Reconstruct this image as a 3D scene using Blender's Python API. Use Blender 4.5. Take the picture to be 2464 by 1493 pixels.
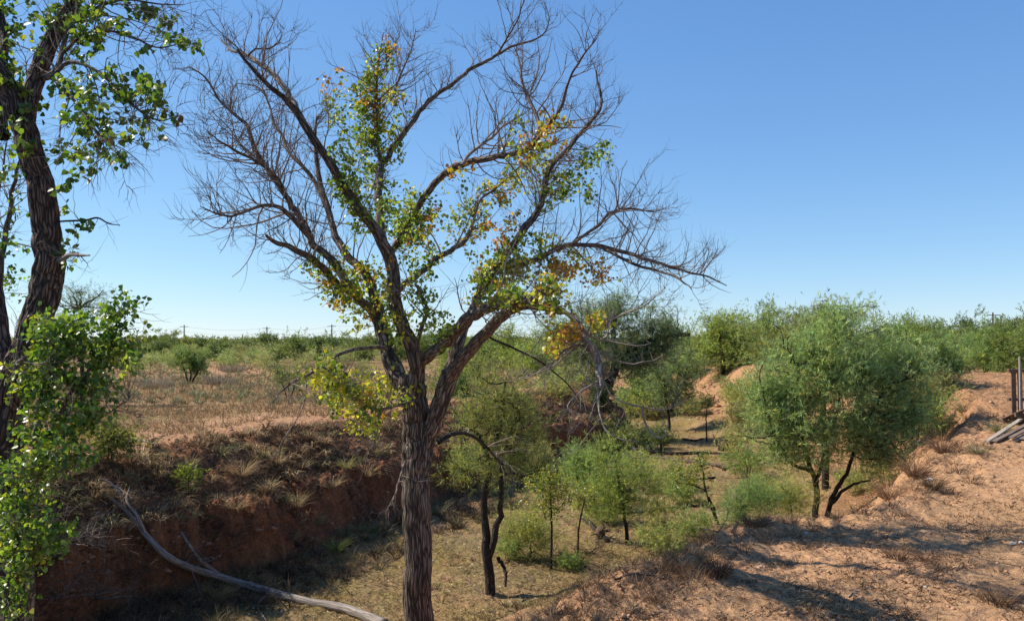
import bpy, math, numpy as np
from mathutils import Vector
R = math.radians
scene = bpy.context.scene
for o in list(bpy.data.objects): bpy.data.objects.remove(o)

# ------------------------------------------------------------------ camera
F, CX, HZ = 2050.0, 1231.5, 815.0          # focal length, centre column and horizon row of the 2463 px wide view
cd = bpy.data.cameras.new('camera'); cam = bpy.data.objects.new('camera', cd)
scene.collection.objects.link(cam); scene.camera = cam
cam.location = (0, 0, 0); cam.rotation_euler = (R(90), 0, 0)
cd.sensor_width = 36; cd.lens = 36 * F / 2463; cd.shift_y = (HZ - 746.5) / 2463
cd.clip_start = .05; cd.clip_end = 6000

# ------------------------------------------------------------------ light
SUN_EL = 44; SUN_DIR = np.array([-0.95, 0.26])     # where the sun stands: left, a little ahead
SUN_DIR = SUN_DIR / np.linalg.norm(SUN_DIR)
az = math.atan2(SUN_DIR[0], SUN_DIR[1])
world = bpy.data.worlds.new('World'); scene.world = world; world.use_nodes = True
wn = world.node_tree
sky = wn.nodes.new('ShaderNodeTexSky'); sky.sky_type = 'NISHITA'; sky.sun_disc = False
sky.sun_elevation = R(SUN_EL); sky.sun_rotation = az
sky.altitude = 900; sky.air_density = .9; sky.dust_density = 0.0; sky.ozone_density = 1.6
sp = wn.nodes.new('ShaderNodeSeparateColor'); cb = wn.nodes.new('ShaderNodeCombineColor'); wn.links.new(sky.outputs[0], sp.inputs[0])
for ch, (gam, gain) in enumerate([(.87, .84), (.72, 1.36), (.50, 2.55)]):      # the camera's tone response for sky light
    pw = wn.nodes.new('ShaderNodeMath'); pw.operation = 'POWER'; pw.inputs[1].default_value = gam; wn.links.new(sp.outputs[ch], pw.inputs[0])
    ml = wn.nodes.new('ShaderNodeMath'); ml.operation = 'MULTIPLY'; ml.inputs[1].default_value = gain; wn.links.new(pw.outputs[0], ml.inputs[0]); wn.links.new(ml.outputs[0], cb.inputs[ch])
wn.links.new(cb.outputs[0], wn.nodes['Background'].inputs[0])
wn.nodes['Background'].inputs[1].default_value = 0.10
sd = bpy.data.lights.new('sun', 'SUN'); sun = bpy.data.objects.new('sun', sd)
scene.collection.objects.link(sun)
sd.energy = 4.9; sd.angle = R(.53); sd.color = (1, .93, .82)
ce = math.cos(R(SUN_EL))
sv = Vector((SUN_DIR[0] * ce, SUN_DIR[1] * ce, math.sin(R(SUN_EL))))
sun.rotation_euler = (-sv).to_track_quat('-Z', 'Y').to_euler(); sun.location = sv * 60
scene.view_settings.view_transform = 'Standard'; scene.view_settings.look = 'None'
scene.view_settings.exposure = 0.56; scene.view_settings.gamma = 1
scene.view_settings.use_curve_mapping = False
scene.cycles.max_bounces = 6; scene.cycles.transparent_max_bounces = 4

# ------------------------------------------------------------------ noise
def _h(ix, iy, iz, seed):
    h = (ix.astype(np.int64) * 374761393 + iy.astype(np.int64) * 668265263 + iz * 1274126177 + seed * 974634777) & 0xffffffff
    h = ((h ^ (h >> 13)) * 1274126177) & 0xffffffff
    h = ((h ^ (h >> 16)) * 2246822519) & 0xffffffff
    return ((h ^ (h >> 15)) & 0xffffff) / 16777215.0
def noise(x, y, seed=0):
    x = np.asarray(x, float); y = np.asarray(y, float)
    ix = np.floor(x); iy = np.floor(y); fx = x - ix; fy = y - iy
    u = fx * fx * fx * (fx * (fx * 6 - 15) + 10); v = fy * fy * fy * (fy * (fy * 6 - 15) + 10)
    a = _h(ix, iy, 0, seed); b = _h(ix + 1, iy, 0, seed); c = _h(ix, iy + 1, 0, seed); d = _h(ix + 1, iy + 1, 0, seed)
    return ((a * (1 - u) + b * u) * (1 - v) + (c * (1 - u) + d * u) * v) * 2 - 1
def noise3(x, y, z, seed=0):
    x, y, z = np.broadcast_arrays(x, y, z); iz = np.floor(z); f = z - iz; w = f * f * (3 - 2 * f)
    ix = np.floor(x); iy = np.floor(y); fx = x - ix; fy = y - iy; u = fx * fx * (3 - 2 * fx); v = fy * fy * (3 - 2 * fy); izi = iz.astype(np.int64)
    def pl(k):
        a = _h(ix, iy, k, seed); b = _h(ix + 1, iy, k, seed); c = _h(ix, iy + 1, k, seed); d = _h(ix + 1, iy + 1, k, seed)
        return (a * (1 - u) + b * u) * (1 - v) + (c * (1 - u) + d * u) * v
    return (pl(izi) * (1 - w) + pl(izi + 1) * w) * 2 - 1
def fbm(x, y, seed=0, oct=4):
    s = 0; a = 1.; t = 0
    for i in range(oct):
        s = s + a * noise(x * 2 ** i + 17.3 * i, y * 2 ** i - 9.1 * i, seed + i); t += a; a *= .5
    return s / t
def sstep(t): t = np.clip(t, 0, 1); return t * t * (3 - 2 * t)

# ------------------------------------------------------------------ terrain
PLAIN, BED = -2.3, -4.8
L_foot = np.array([(-7.4, -20), (-7.4, 0), (-7.1, 6), (-6.9, 11), (-6.6, 14.6), (-5.3, 16.6), (-3.7, 20), (-2.1, 23.2), (-1., 26.2), (1., 31.2), (4.3, 35.5), (6, 41), (5.8, 50), (2, 58), (-10, 66), (-40, 75)], float)
L_rim = np.array([(-9.2, -20), (-9.2, 0), (-8.8, 8), (-8.6, 13), (-7.9, 16.6), (-6.9, 19.8), (-5.7, 22.8), (-4.4, 25.6), (-3., 28.5), (-1., 33), (1.3, 37), (3, 41), (3.1, 46), (1, 52), (-6, 58), (-40, 66)], float)
R_foot = np.array([(-4.5, -20), (-4.5, 2), (-3.6, 8), (-1.6, 11.6), (.6, 14.2), (2.8, 16), (5, 18.2), (7, 20.5), (8.6, 23), (10, 27), (11.2, 33), (11.2, 40), (10.5, 48), (8.5, 56), (3, 64), (-10, 73), (-40, 84)], float)
R_rim = np.array([(-2.5, -20), (-2.5, 2), (-1.4, 5.5), (.6, 7.9), (2., 9.8), (3.2, 11.6), (5.4, 13.1), (7, 15), (9, 17.5), (11, 20), (13, 24), (15, 30), (15.8, 38), (15.2, 48), (14.5, 57), (10, 66), (0, 74), (-10, 80), (-40, 92)], float)
def pdist(x, y, P):
    d = np.full(x.shape, 1e9)
    for (ax, ay), (bx, by) in zip(P[:-1], P[1:]):
        dx, dy = bx - ax, by - ay
        t = np.clip(((x - ax) * dx + (y - ay) * dy) / (dx * dx + dy * dy), 0, 1)
        d = np.minimum(d, (x - ax - t * dx) ** 2 + (y - ay - t * dy) ** 2)
    return np.sqrt(d)
def inside(x, y, P):
    r = np.zeros(x.shape, bool); n = len(P)
    for i in range(n):
        ax, ay = P[i]; bx, by = P[(i + 1) % n]
        if ay == by: continue
        c = ((ay > y) != (by > y)) & (x < (bx - ax) * (y - ay) / (by - ay) + ax)
        r ^= c
    return r
POLY_BED = np.vstack([L_foot, R_foot[::-1]]); POLY_CH = np.vstack([L_rim, R_rim[::-1]])
LPX, LPY = [0, .05, .16, .34, .46, .6, .8, 1], [0, .10, .47, .60, .74, .83, .95, 1]
RPX, RPY = [0, .25, .55, .8, .92, 1], [0, .16, .48, .74, .93, 1]
def terrain(x, y, micro=True):
    """height and zone (0 plain, 1 bed, 2 left bank, 3 right bank, 4 right plateau)"""
    x = np.asarray(x, float); y = np.asarray(y, float)
    wx = x + .45 * fbm(x * .45, y * .45, 3, 3) + .13 * fbm(x * 1.9, y * 1.9, 5, 3)
    wy = y + .45 * fbm(x * .45, y * .45, 13, 3) + .13 * fbm(x * 1.9, y * 1.9, 15, 3)
    lf, lr, rf, rr = (pdist(wx, wy, P) for P in (L_foot, L_rim, R_foot, R_rim))
    bed = inside(wx, wy, POLY_BED); ch = inside(wx, wy, POLY_CH) | bed
    left = np.minimum(lf, lr) < np.minimum(rf, rr)
    wR = sstep((lr / (lr + rr + 1e-6) - .35) / .3)
    baseL = PLAIN + .10 * fbm(x * .12, y * .12, 21, 3)
    baseR = -2.68 + .95 * sstep((x - 5) / 9) * sstep((y - 9) / 11) + .12 * fbm(x * .3, y * .3, 23, 3)
    baseR = baseR + (PLAIN - baseR) * sstep((y - 38) / 25) + .8 * sstep((5 - y) / 5)
    baseR = baseR + .35 * np.exp(-((x - 18) ** 2 / 22 + (y - 31) ** 2 / 30)) + .5 * np.exp(-((x - 16) ** 2 / 9 + (y - 54) ** 2 / 50))
    base = baseL * (1 - wR) + baseR * wR
    base = np.where(lr < 3, base, base)
    bz = BED + .12 * fbm(x * .35, y * .35, 31, 3) + .25 * sstep((lf < rf) * (1.2 - lf) / 1.2) + .35 * sstep((1.6 - rf) / 1.6) * (lf > rf)
    fade = sstep((x - 0) / 5) * sstep((74 - y) / 8) + (y < 48); fade = np.clip(fade, 0, 1)
    bz = base + (bz - base) * fade
    tl = np.clip(lf / (lf + lr + 1e-6) + .07 * fbm(x * .8, y * .8, 41, 3) + .12 * fbm(x * .33, y * .33, 43, 2), 0, 1)
    tr = np.clip(rf / (rf + rr + 1e-6), 0, 1)
    hl = np.interp(tl, LPX, LPY); hr = np.interp(tr, RPX, RPY)
    h = np.where(left, hl, hr)
    bank0 = bz * (1 - h) + base * h
    z = np.where(bed, bz, np.where(ch, bank0, base))
    dead = fade < .06; bed = bed & ~dead; ch = ch & ~dead
    zone = np.where(bed, 1, np.where(ch, np.where(left, 2, 3), np.where(wR > .5, 4, 0)))
    if micro:
        kn = np.clip(1.2 - np.maximum(y - 30, 0) / 60, .15, 1)
        lm = np.exp(-(np.minimum(lr, 9) / .9) ** 2) * (~bed) + (ch & left & ~bed) * .8 * (tl > .3)
        lm = np.clip(lm, 0, 1)
        clod = (1 - np.abs(noise(x * 1.7, y * 1.7, 51)) * 1.3) * .5 + (1 - np.abs(noise(x * 4.1, y * 4.1, 52)) * 1.5) * .35 - .4
        z = z + kn * lm * (.15 * clod + .09 * fbm(x * 6, y * 6, 53, 3) + .05 * noise(x * 17, y * 17, 54))
        flute = (ch & left & ~bed) * (tl <= .34) * np.sin(np.clip(tl / .34, 0, 1) * np.pi)
        z = z + flute * (.28 * (1 - np.abs(fbm(x * 2.6, y * 2.6, 55, 3)) * 3) + .06 * fbm(x * 11, y * 11, 57, 2))
        rm = ((zone == 4) | (zone == 3)) * sstep((60 - y) / 20)
        rc = np.exp(-(rr / .7) ** 2) * rm
        z = z + rm * (.05 * fbm(x * .9, y * .9, 61, 3) + .022 * (1 - np.abs(fbm(x * 3.4, y * 3.4, 63, 3)) * 2) + .027 * fbm(x * 8, y * 8, 64, 3) + .016 * noise(x * 26, y * 26, 68)) + rc * (.12 * (1 - np.abs(fbm(x * 2.1, y * 2.1, 65, 3)) * 2) + .04 * fbm(x * 8, y * 8, 66, 2))
        clm = rm * sstep((y - 17) / 5) * sstep((x - 8) / 3)
        z = z + clm * .05 * fbm(x * 7, y * 7, 69, 3) + clm * .10 * (1 - np.abs(fbm(x * 2.2, y * 2.2, 67, 4)) * 2)
        bm = (zone == 1) * kn
        z = z + bm * (.06 * fbm(x * 1.7, y * 1.7, 71, 3) + .035 * fbm(x * 9, y * 9, 72, 2))
        pm = (zone == 0) * sstep((120 - y) / 60)
        z = z + pm * (.04 * fbm(x * 1.3, y * 1.3, 81, 4) + .012 * fbm(x * 8, y * 8, 82, 2))
    return z, zone, (lf, lr, rf, rr)
def gz(x, y): return terrain(np.atleast_1d(x), np.atleast_1d(y))[0]
def gz1(x, y): return float(gz(x, y)[0])
def P3(px, py, Y): return np.array([(px - CX) / F * Y, Y, (HZ - py) / F * Y])
def hit(px, py, y0=5, y1=400):
    Y = np.geomspace(y0, y1, 1500); x = (px - CX) / F * Y; zr = (HZ - py) / F * Y
    z = terrain(x, Y)[0]; k = np.argmax(zr <= z)
    if zr[k] > z[k]: k = len(Y) - 1
    return np.array([x[k], Y[k], z[k]])

# ------------------------------------------------------------------ materials
def newmat(name):
    m = bpy.data.materials.new(name); m.use_nodes = True; nt = m.node_tree; nt.nodes.clear()
    out = nt.nodes.new('ShaderNodeOutputMaterial'); return m, nt, out
def N(nt, typ, ins=None, **kw):
    n = nt.nodes.new(typ)
    for k, v in kw.items(): setattr(n, k, v)
    for k, v in (ins or {}).items():
        if hasattr(v, 'is_output') or isinstance(v, bpy.types.NodeSocket): nt.links.new(v, n.inputs[k])
        else: n.inputs[k].default_value = v
    return n
def c4(c): return (c[0], c[1], c[2], 1)
def ramp(nt, fac, stops):
    n = nt.nodes.new('ShaderNodeValToRGB'); nt.links.new(fac, n.inputs[0])
    e = n.color_ramp.elements
    while len(e) < len(stops): e.new(.5)
    for i, (p, c) in enumerate(stops): e[i].position = p; e[i].color = c4(c) if hasattr(c, '__len__') else (c, c, c, 1)
    return n.outputs[0]
def mixc(nt, f, a, b, typ='MIX'):
    n = nt.nodes.new('ShaderNodeMix'); n.data_type = 'RGBA'; n.blend_type = typ
    for k, v in ((0, f), (6, a), (7, b)):
        if isinstance(v, bpy.types.NodeSocket): nt.links.new(v, n.inputs[k])
        else: n.inputs[k].default_value = v if k == 0 else c4(v)
    return n.outputs[2]
def ground_mat():
    m, nt, out = newmat('dry_earth')
    geo = N(nt, 'ShaderNodeNewGeometry'); pos = geo.outputs['Position']
    zn = N(nt, 'ShaderNodeAttribute', attribute_name='zone_mix')
    sep = N(nt, 'ShaderNodeSeparateColor', {0: zn.outputs['Color']})
    def ns(s, d=5, r=.6, vec=pos): return N(nt, 'ShaderNodeTexNoise', {'Vector': vec, 'Scale': s, 'Detail': d, 'Roughness': r}).outputs[0]
    n1, n2, n3, n4 = ns(.5), ns(2.6, 6, .7), ns(14, 5, .75), ns(42, 4, .75)
    sand = ramp(nt, n2, [(.25, (.38, .185, .082)), (.5, (.55, .30, .145)), (.75, (.67, .395, .20))])
    sand = mixc(nt, ramp(nt, n3, [(.38, 0.0), (.52, 1.0)]), (.22, .12, .07), sand)
    sand = mixc(nt, .45, sand, ramp(nt, n4, [(.38, (.18, .095, .05)), (.62, (.64, .385, .21))]))
    red = ramp(nt, n2, [(.3, (.11, .038, .017)), (.5, (.25, .088, .036)), (.72, (.38, .155, .072))])
    red = mixc(nt, ramp(nt, n3, [(.42, .75), (.56, 0.)]), red, (.085, .05, .030)); red = mixc(nt, ramp(nt, n4, [(.55, 0.), (.72, .6)]), red, (.34, .18, .11))  # dark litter brown, its low albedo also carries part of the bank's shade
    gr = ramp(nt, n3, [(.3, (.08, .055, .018)), (.45, (.19, .135, .042)), (.6, (.29, .215, .07)), (.8, (.42, .32, .14))])
    gr2 = ramp(nt, n3, [(.3, (.11, .075, .033)), (.5, (.23, .168, .075)), (.7, (.36, .275, .14))])
    gr = mixc(nt, ramp(nt, n1, [(.4, 0.), (.6, 1.)]), gr, gr2)
    gr = mixc(nt, ramp(nt, n2, [(.50, 0.), (.64, .5)]), gr, (.29, .15, .085)); gr = mixc(nt, ramp(nt, n4, [(.5, 0.), (.7, .5)]), gr, (.10, .06, .03))
    col = mixc(nt, sep.outputs[1], sand, gr); col = mixc(nt, sep.outputs[2], col, red)
    b = N(nt, 'ShaderNodeBump', {'Height': n3, 'Strength': .8, 'Distance': .05})
    b2 = N(nt, 'ShaderNodeBump', {'Height': n4, 'Strength': .6, 'Distance': .010, 'Normal': b.outputs[0]})
    bs = N(nt, 'ShaderNodeBsdfPrincipled', {'Base Color': col, 'Roughness': .95, 'Normal': b2.outputs[0]})
    bs.inputs['Specular IOR Level'].default_value = .15
    nt.links.new(bs.outputs[0], out.inputs[0]); return m
def leaf_mat(name, gloss=.35, rough=.38, trans=.45, tmul=(1.5, 1.5, .5), gain=1.0):
    m, nt, out = newmat(name)
    a = N(nt, 'ShaderNodeAttribute', attribute_name='tint').outputs['Color']
    bs = N(nt, 'ShaderNodeBsdfPrincipled', {'Base Color': a, 'Roughness': rough}); bs.inputs['Specular IOR Level'].default_value = gloss
    if gain != 1: a = mixc(nt, 1.0, a, (gain, gain, gain), 'MULTIPLY')
    tc = mixc(nt, 1.0, a, tmul, 'MULTIPLY')
    tr = N(nt, 'ShaderNodeBsdfTranslucent', {'Color': tc})
    mx = N(nt, 'ShaderNodeMixShader', {0: trans, 1: bs.outputs[0], 2: tr.outputs[0]})
    nt.links.new(mx.outputs[0], out.inputs[0]); return m
def straw_mat(name='dry_straw'):
    m, nt, out = newmat(name)
    a = N(nt, 'ShaderNodeAttribute', attribute_name='tint').outputs['Color']
    bs = N(nt, 'ShaderNodeBsdfDiffuse', {'Color': a}); tr = N(nt, 'ShaderNodeBsdfTranslucent', {'Color': a})
    mx = N(nt, 'ShaderNodeMixShader', {0: .25, 1: bs.outputs[0], 2: tr.outputs[0]})
    nt.links.new(mx.outputs[0], out.inputs[0]); return m
def bark_mat(name, dark, mid, light, su=26, sv=5, bump=.012, pale=None):
    m, nt, out = newmat(name)
    uv = N(nt, 'ShaderNodeUVMap'); mp = N(nt, 'ShaderNodeMapping', {'Vector': uv.outputs[0], 'Scale': (su, sv, 1)})
    nz = N(nt, 'ShaderNodeTexNoise', {'Vector': mp.outputs[0], 'Scale': 1., 'Detail': 5, 'Roughness': .65, 'Distortion': .6}).outputs[0]
    geo = N(nt, 'ShaderNodeNewGeometry')
    big = N(nt, 'ShaderNodeTexNoise', {'Vector': geo.outputs['Position'], 'Scale': 1.6, 'Detail': 4, 'Roughness': .6}).outputs[0]
    wv = N(nt, 'ShaderNodeMapping', {'Vector': uv.outputs[0], 'Scale': (su * 1.25, sv * .9, 1)})
    wob = N(nt, 'ShaderNodeTexNoise', {'Vector': wv.outputs[0], 'Scale': .9, 'Detail': 3}); 
    vm = N(nt, 'ShaderNodeVectorMath', operation='MULTIPLY_ADD'); nt.links.new(wob.outputs['Color'], vm.inputs[0]); vm.inputs[1].default_value = (.9, .9, 0); nt.links.new(wv.outputs[0], vm.inputs[2])
    vo = N(nt, 'ShaderNodeTexVoronoi', {'Vector': vm.outputs[0], 'Scale': 1.}, feature='DISTANCE_TO_EDGE').outputs['Distance']
    furrow = ramp(nt, vo, [(.02, 0.), (.22, 1.)])
    col = ramp(nt, nz, [(.30, [(d + 2 * m_) / 3 for d, m_ in zip(dark, mid)]), (.5, mid), (.70, light)])
    col = mixc(nt, furrow, dark, col)  # furrows darkened in the colour: dirt plus painted occlusion
    if pale: col = mixc(nt, ramp(nt, big, [(.61, 0.), (.68, .6)]), col, pale)
    hsum = N(nt, 'ShaderNodeMath', {0: furrow, 1: nz}, operation='ADD')
    b = N(nt, 'ShaderNodeBump', {'Height': hsum.outputs[0], 'Strength': .9, 'Distance': bump})
    bs = N(nt, 'ShaderNodeBsdfPrincipled', {'Base Color': col, 'Roughness': .85, 'Normal': b.outputs[0]}); bs.inputs['Specular IOR Level'].default_value = .25
    nt.links.new(bs.outputs[0], out.inputs[0]); return m
M = {}
M['ground'] = ground_mat()
M['leaf'] = leaf_mat('cottonwood_leaf', gloss=.45, rough=.36, trans=.5, tmul=(1.35, 1.45, .5))
M['frond'] = leaf_mat('feathery_leaf', gloss=.3, rough=.5, trans=.5, tmul=(1.45, 1.45, .7), gain=1.25)
M['straw'] = straw_mat()
M['bark'] = bark_mat('cottonwood_bark', (.030, .022, .017), (.19, .138, .105), (.40, .315, .255), su=26, sv=5.5, bump=.013)
M['red_bark'] = bark_mat('reddish_cottonwood_bark', (.028, .017, .012), (.17, .10, .07), (.33, .21, .155), su=24, sv=4.5, bump=.016)
M['limb'] = bark_mat('limb_bark', (.045, .032, .024), (.20, .14, .105), (.40, .31, .25), su=34, sv=8, bump=.006, pale=(.40, .34, .30))
M['twig'] = bark_mat('twig_bark', (.15, .105, .08), (.29, .22, .175), (.44, .36, .30), su=60, sv=12, bump=.002)
M['dark_bark'] = bark_mat('dark_mesquite_bark', (.018, .013, .010), (.05, .036, .028), (.11, .085, .065), su=40, sv=9, bump=.008)
M['grey_wood'] = bark_mat('weathered_wood', (.16, .13, .105), (.32, .27, .225), (.46, .41, .36), su=34, sv=2.5, bump=.004)
M['dead_bark'] = bark_mat('peeling_dead_wood', (.16, .11, .08), (.33, .27, .22), (.52, .46, .40), su=30, sv=6, bump=.006)
M['brown_wood'] = bark_mat('fallen_brown_wood', (.07, .045, .03), (.17, .11, .075), (.30, .22, .155), su=30, sv=3, bump=.006)
def plank_mat(name, a, b, c):
    m, nt, out = newmat(name)
    co = N(nt, 'ShaderNodeTexCoord'); mp = N(nt, 'ShaderNodeMapping', {'Vector': co.outputs['Object'], 'Scale': (3, 40, 40)})
    nz = N(nt, 'ShaderNodeTexNoise', {'Vector': mp.outputs[0], 'Scale': 1., 'Detail': 6, 'Roughness': .7}).outputs[0]
    bp = N(nt, 'ShaderNodeBump', {'Height': nz, 'Strength': .6, 'Distance': .004})
    bs = N(nt, 'ShaderNodeBsdfPrincipled', {'Base Color': ramp(nt, nz, [(.3, a), (.5, b), (.7, c)]), 'Roughness': .85, 'Normal': bp.outputs[0]})
    nt.links.new(bs.outputs[0], out.inputs[0]); return m
M['plank_dark'] = plank_mat('old_dark_board', (.05, .028, .018), (.12, .07, .045), (.20, .13, .09))
M['plank_grey'] = plank_mat('old_grey_board', (.20, .15, .11), (.34, .27, .21), (.50, .43, .36))
M['plank_brown'] = plank_mat('old_brown_board', (.09, .06, .045), (.17, .12, .09), (.26, .2, .16))
def plain_mat(name, c, rough=.8, nscale=20):
    m, nt, out = newmat(name)
    geo = N(nt, 'ShaderNodeNewGeometry')
    nz = N(nt, 'ShaderNodeTexNoise', {'Vector': geo.outputs['Position'], 'Scale': nscale, 'Detail': 4}).outputs[0]
    bs = N(nt, 'ShaderNodeBsdfPrincipled', {'Base Color': ramp(nt, nz, [(.3, [v * .65 for v in c]), (.7, [min(v * 1.3, .9) for v in c])]), 'Roughness': rough})
    nt.links.new(bs.outputs[0], out.inputs[0]); return m
M['stone'] = plain_mat('pale_stone', (.55, .47, .38))
M['clod'] = plain_mat('earth_clod', (.33, .165, .09), .95, 9)
M['clod_sand'] = plain_mat('sand_clod', (.44, .245, .14), .95, 9)
M['pole'] = plain_mat('pole_wood', (.12, .10, .085))
M['wire'] = plain_mat('wire_metal', (.25, .25, .26))

# ------------------------------------------------------------------ mesh helpers
COL = scene.collection
def mesh_np(name, V, Q=None, T=None, mat=None, tint=None, uv=None, smooth=False, attrs=None):
    me = bpy.data.meshes.new(name); V = np.asarray(V, np.float32)
    loops, starts, off = [], [], 0
    if Q is not None and len(Q): Q = np.asarray(Q, np.int32); loops.append(Q.ravel()); starts.append(np.arange(len(Q)) * 4 + off); off += Q.size
    if T is not None and len(T): T = np.asarray(T, np.int32); loops.append(T.ravel()); starts.append(np.arange(len(T)) * 3 + off); off += T.size
    L = np.concatenate(loops); S = np.concatenate(starts)
    me.vertices.add(len(V)); me.vertices.foreach_set('co', V.ravel())
    me.loops.add(len(L)); me.loops.foreach_set('vertex_index', L)
    me.polygons.add(len(S)); me.polygons.foreach_set('loop_start', S.astype(np.int32))
    if smooth: me.polygons.foreach_set('use_smooth', np.ones(len(S), bool))
    me.update(calc_edges=True)
    for an, c in ([('tint', tint)] if tint is not None else []) + list((attrs or {}).items()):
        a = me.attributes.new(an, 'FLOAT_COLOR', 'POINT'); cc = np.ones((len(V), 4), np.float32); cc[:, :3] = c
        a.data.foreach_set('color', cc.ravel())
    if uv is not None:
        ul = me.uv_layers.new(name='UVMap'); ul.data.foreach_set('uv', np.asarray(uv, np.float32)[L].ravel())
    if mat: me.materials.append(mat)
    return me
def link(name, me, parent=None, loc=(0, 0, 0), **props):
    o = bpy.data.objects.new(name, me); COL.objects.link(o); o.location = loc
    if parent is not None: o.parent = parent
    for k, v in props.items(): o[k] = v
    return o
def thing(name, label, cat, loc, group=None):
    o = link(name, None, loc=tuple(float(v) for v in loc), label=label, category=cat); o.empty_display_size = .2
    if group: o['group'] = group
    return o
def catmull(P, n):
    P = np.asarray(P, float); k = len(P)
    if k < 3:
        t = np.linspace(0, 1, n)[:, None]; return P[0] * (1 - t) + P[-1] * t
    E = np.vstack([2 * P[0] - P[1], P, 2 * P[-1] - P[-2]])
    u = np.linspace(0, k - 1, n); i = np.minimum(u.astype(int), k - 2); f = (u - i)[:, None]
    a, b, c, d = E[i], E[i + 1], E[i + 2], E[i + 3]
    return .5 * (2 * b + (c - a) * f + (2 * a - 5 * b + 4 * c - d) * f ** 2 + (3 * b - a - 3 * c + d) * f ** 3)
def frames(P):
    """P (T,N,3) -> tangents, two normals"""
    t = np.gradient(P, axis=1); t /= np.linalg.norm(t, axis=2, keepdims=True) + 1e-9
    m = P[:, -1] - P[:, 0]; ax = np.argmin(np.abs(m), axis=1); ref = np.eye(3)[ax][:, None, :]
    n = np.cross(t, ref); n /= np.linalg.norm(n, axis=2, keepdims=True) + 1e-9
    return t, n, np.cross(t, n)
class Tubes:
    def __init__(s): s.b = {}
    def add(s, P, r, segs=4):
        P = np.asarray(P, float); s.b.setdefault((len(P), segs), []).append((P, np.asarray(r, float)))
    def add_many(s, P, r, segs=3):
        for p, q in zip(P, r): s.add(p, q, segs)
    def arrays(s, origin):
        V, Q, U, off = [], [], [], 0
        for (n, g), L in s.b.items():
            P = np.stack([a for a, _ in L]); r = np.stack([b for _, b in L])
            t, a, b = frames(P); th = np.arange(g + 1) / g * 2 * np.pi
            ca, sa = np.cos(th), np.sin(th)
            W = P[:, :, None] + r[:, :, None, None] * (a[:, :, None] * ca[:, None] + b[:, :, None] * sa[:, None])
            ln = np.concatenate([np.zeros((len(L), 1)), np.cumsum(np.linalg.norm(np.diff(P, axis=1), axis=2), axis=1)], 1)
            u = th[None, None] * np.maximum(r.mean(1), .01)[:, None, None] + np.zeros(W.shape[:3]); v = ln[:, :, None] + np.zeros(W.shape[:3]) + np.arange(len(L))[:, None, None] * 1.7
            V.append(W.reshape(-1, 3)); U.append(np.stack([u, v], -1).reshape(-1, 2))
            base = (np.arange(len(L)) * n * (g + 1))[:, None, None] + (np.arange(n - 1) * (g + 1))[None, :, None] + np.arange(g)[None, None]
            q = np.stack([base, base + 1, base + g + 2, base + g + 1], -1).reshape(-1, 4) + off
            Q.append(q); off += W.size // 3
        return np.vstack(V) - np.asarray(origin), np.vstack(Q), np.vstack(U)
    def build(s, name, mat, parent=None, origin=(0, 0, 0), **props):
        V, Q, U = s.arrays(origin)
        me = mesh_np(name, V, Q=Q, mat=mat, uv=U, smooth=True); return link(name, me, parent, **props)
def thick(P, r, rng, segs=56, step=.03, amp=.1, origin=(0, 0, 0), cap=True):
    """a bark-furrowed limb; P, r control points"""
    P = np.asarray(P, float); r = np.asarray(r, float)
    L = np.linalg.norm(np.diff(P, axis=0), axis=1).sum(); n = max(8, int(L / step))
    k = len(P); C = catmull(P, n); rr = np.interp(np.linspace(0, k - 1, n), np.arange(k), r)
    s = np.linspace(0, L, n); sd_ = rng.integers(0, 999)
    t, a, b = frames(C[None]); th = np.arange(segs + 1) / segs * 2 * np.pi
    TH, S = np.meshgrid(th, s); rm = float(r.mean())
    def per(fx, fy, sd): # periodic in theta
        return noise3(np.cos(TH) * fx, np.sin(TH) * fx, S * fy, sd_ + sd)
    fu = 1 - np.abs(per(5.5, 3.2, 1)) * 2.2 - .6 * np.abs(per(11, 8., 2)); lump = per(.9, 1.5, 3)
    disp = rr[:, None] * (amp * (fu - .2) * .7 + .07 * lump)
    W = C[:, None] + (rr[:, None] + disp)[..., None] * (a[0][:, None] * np.cos(th)[:, None] + b[0][:, None] * np.sin(th)[:, None])
    W[:, -1] = W[:, 0]
    U = np.stack([TH * rm, S], -1).reshape(-1, 2)
    base = (np.arange(n - 1) * (segs + 1))[:, None] + np.arange(segs)[None]
    Q = np.stack([base, base + 1, base + segs + 2, base + segs + 1], -1).reshape(-1, 4)
    V = W.reshape(-1, 3)
    if cap:
        V = np.vstack([V, C[-1] + t[0, -1] * rr[-1] * .3]); U = np.vstack([U, [[0, 0]]])
        i0 = (n - 1) * (segs + 1); T = np.stack([i0 + np.arange(segs), i0 + 1 + np.arange(segs), np.full(segs, len(V) - 1)], -1)
    else: T = None
    return V - np.asarray(origin), Q, T, U, C, rr
def thick_obj(name, P, r, rng, mat, parent, origin, **kw):
    V, Q, T, U, C, rr = thick(P, r, rng, origin=origin, **kw)
    return link(name, mesh_np(name, V, Q=Q, T=T, mat=mat, uv=U, smooth=True), parent), C, rr
def unit(v): return v / (np.linalg.norm(v, axis=-1, keepdims=True) + 1e-9)
LEAF = np.array([(0, 0, 0), (.42, .16, .07), (.40, .52, .10), (0, 1.0, -.06), (-.42, .16, .07), (-.40, .52, .10)], float)
LEAFQ = np.array([(0, 1, 2, 3), (0, 3, 5, 4)])
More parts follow.
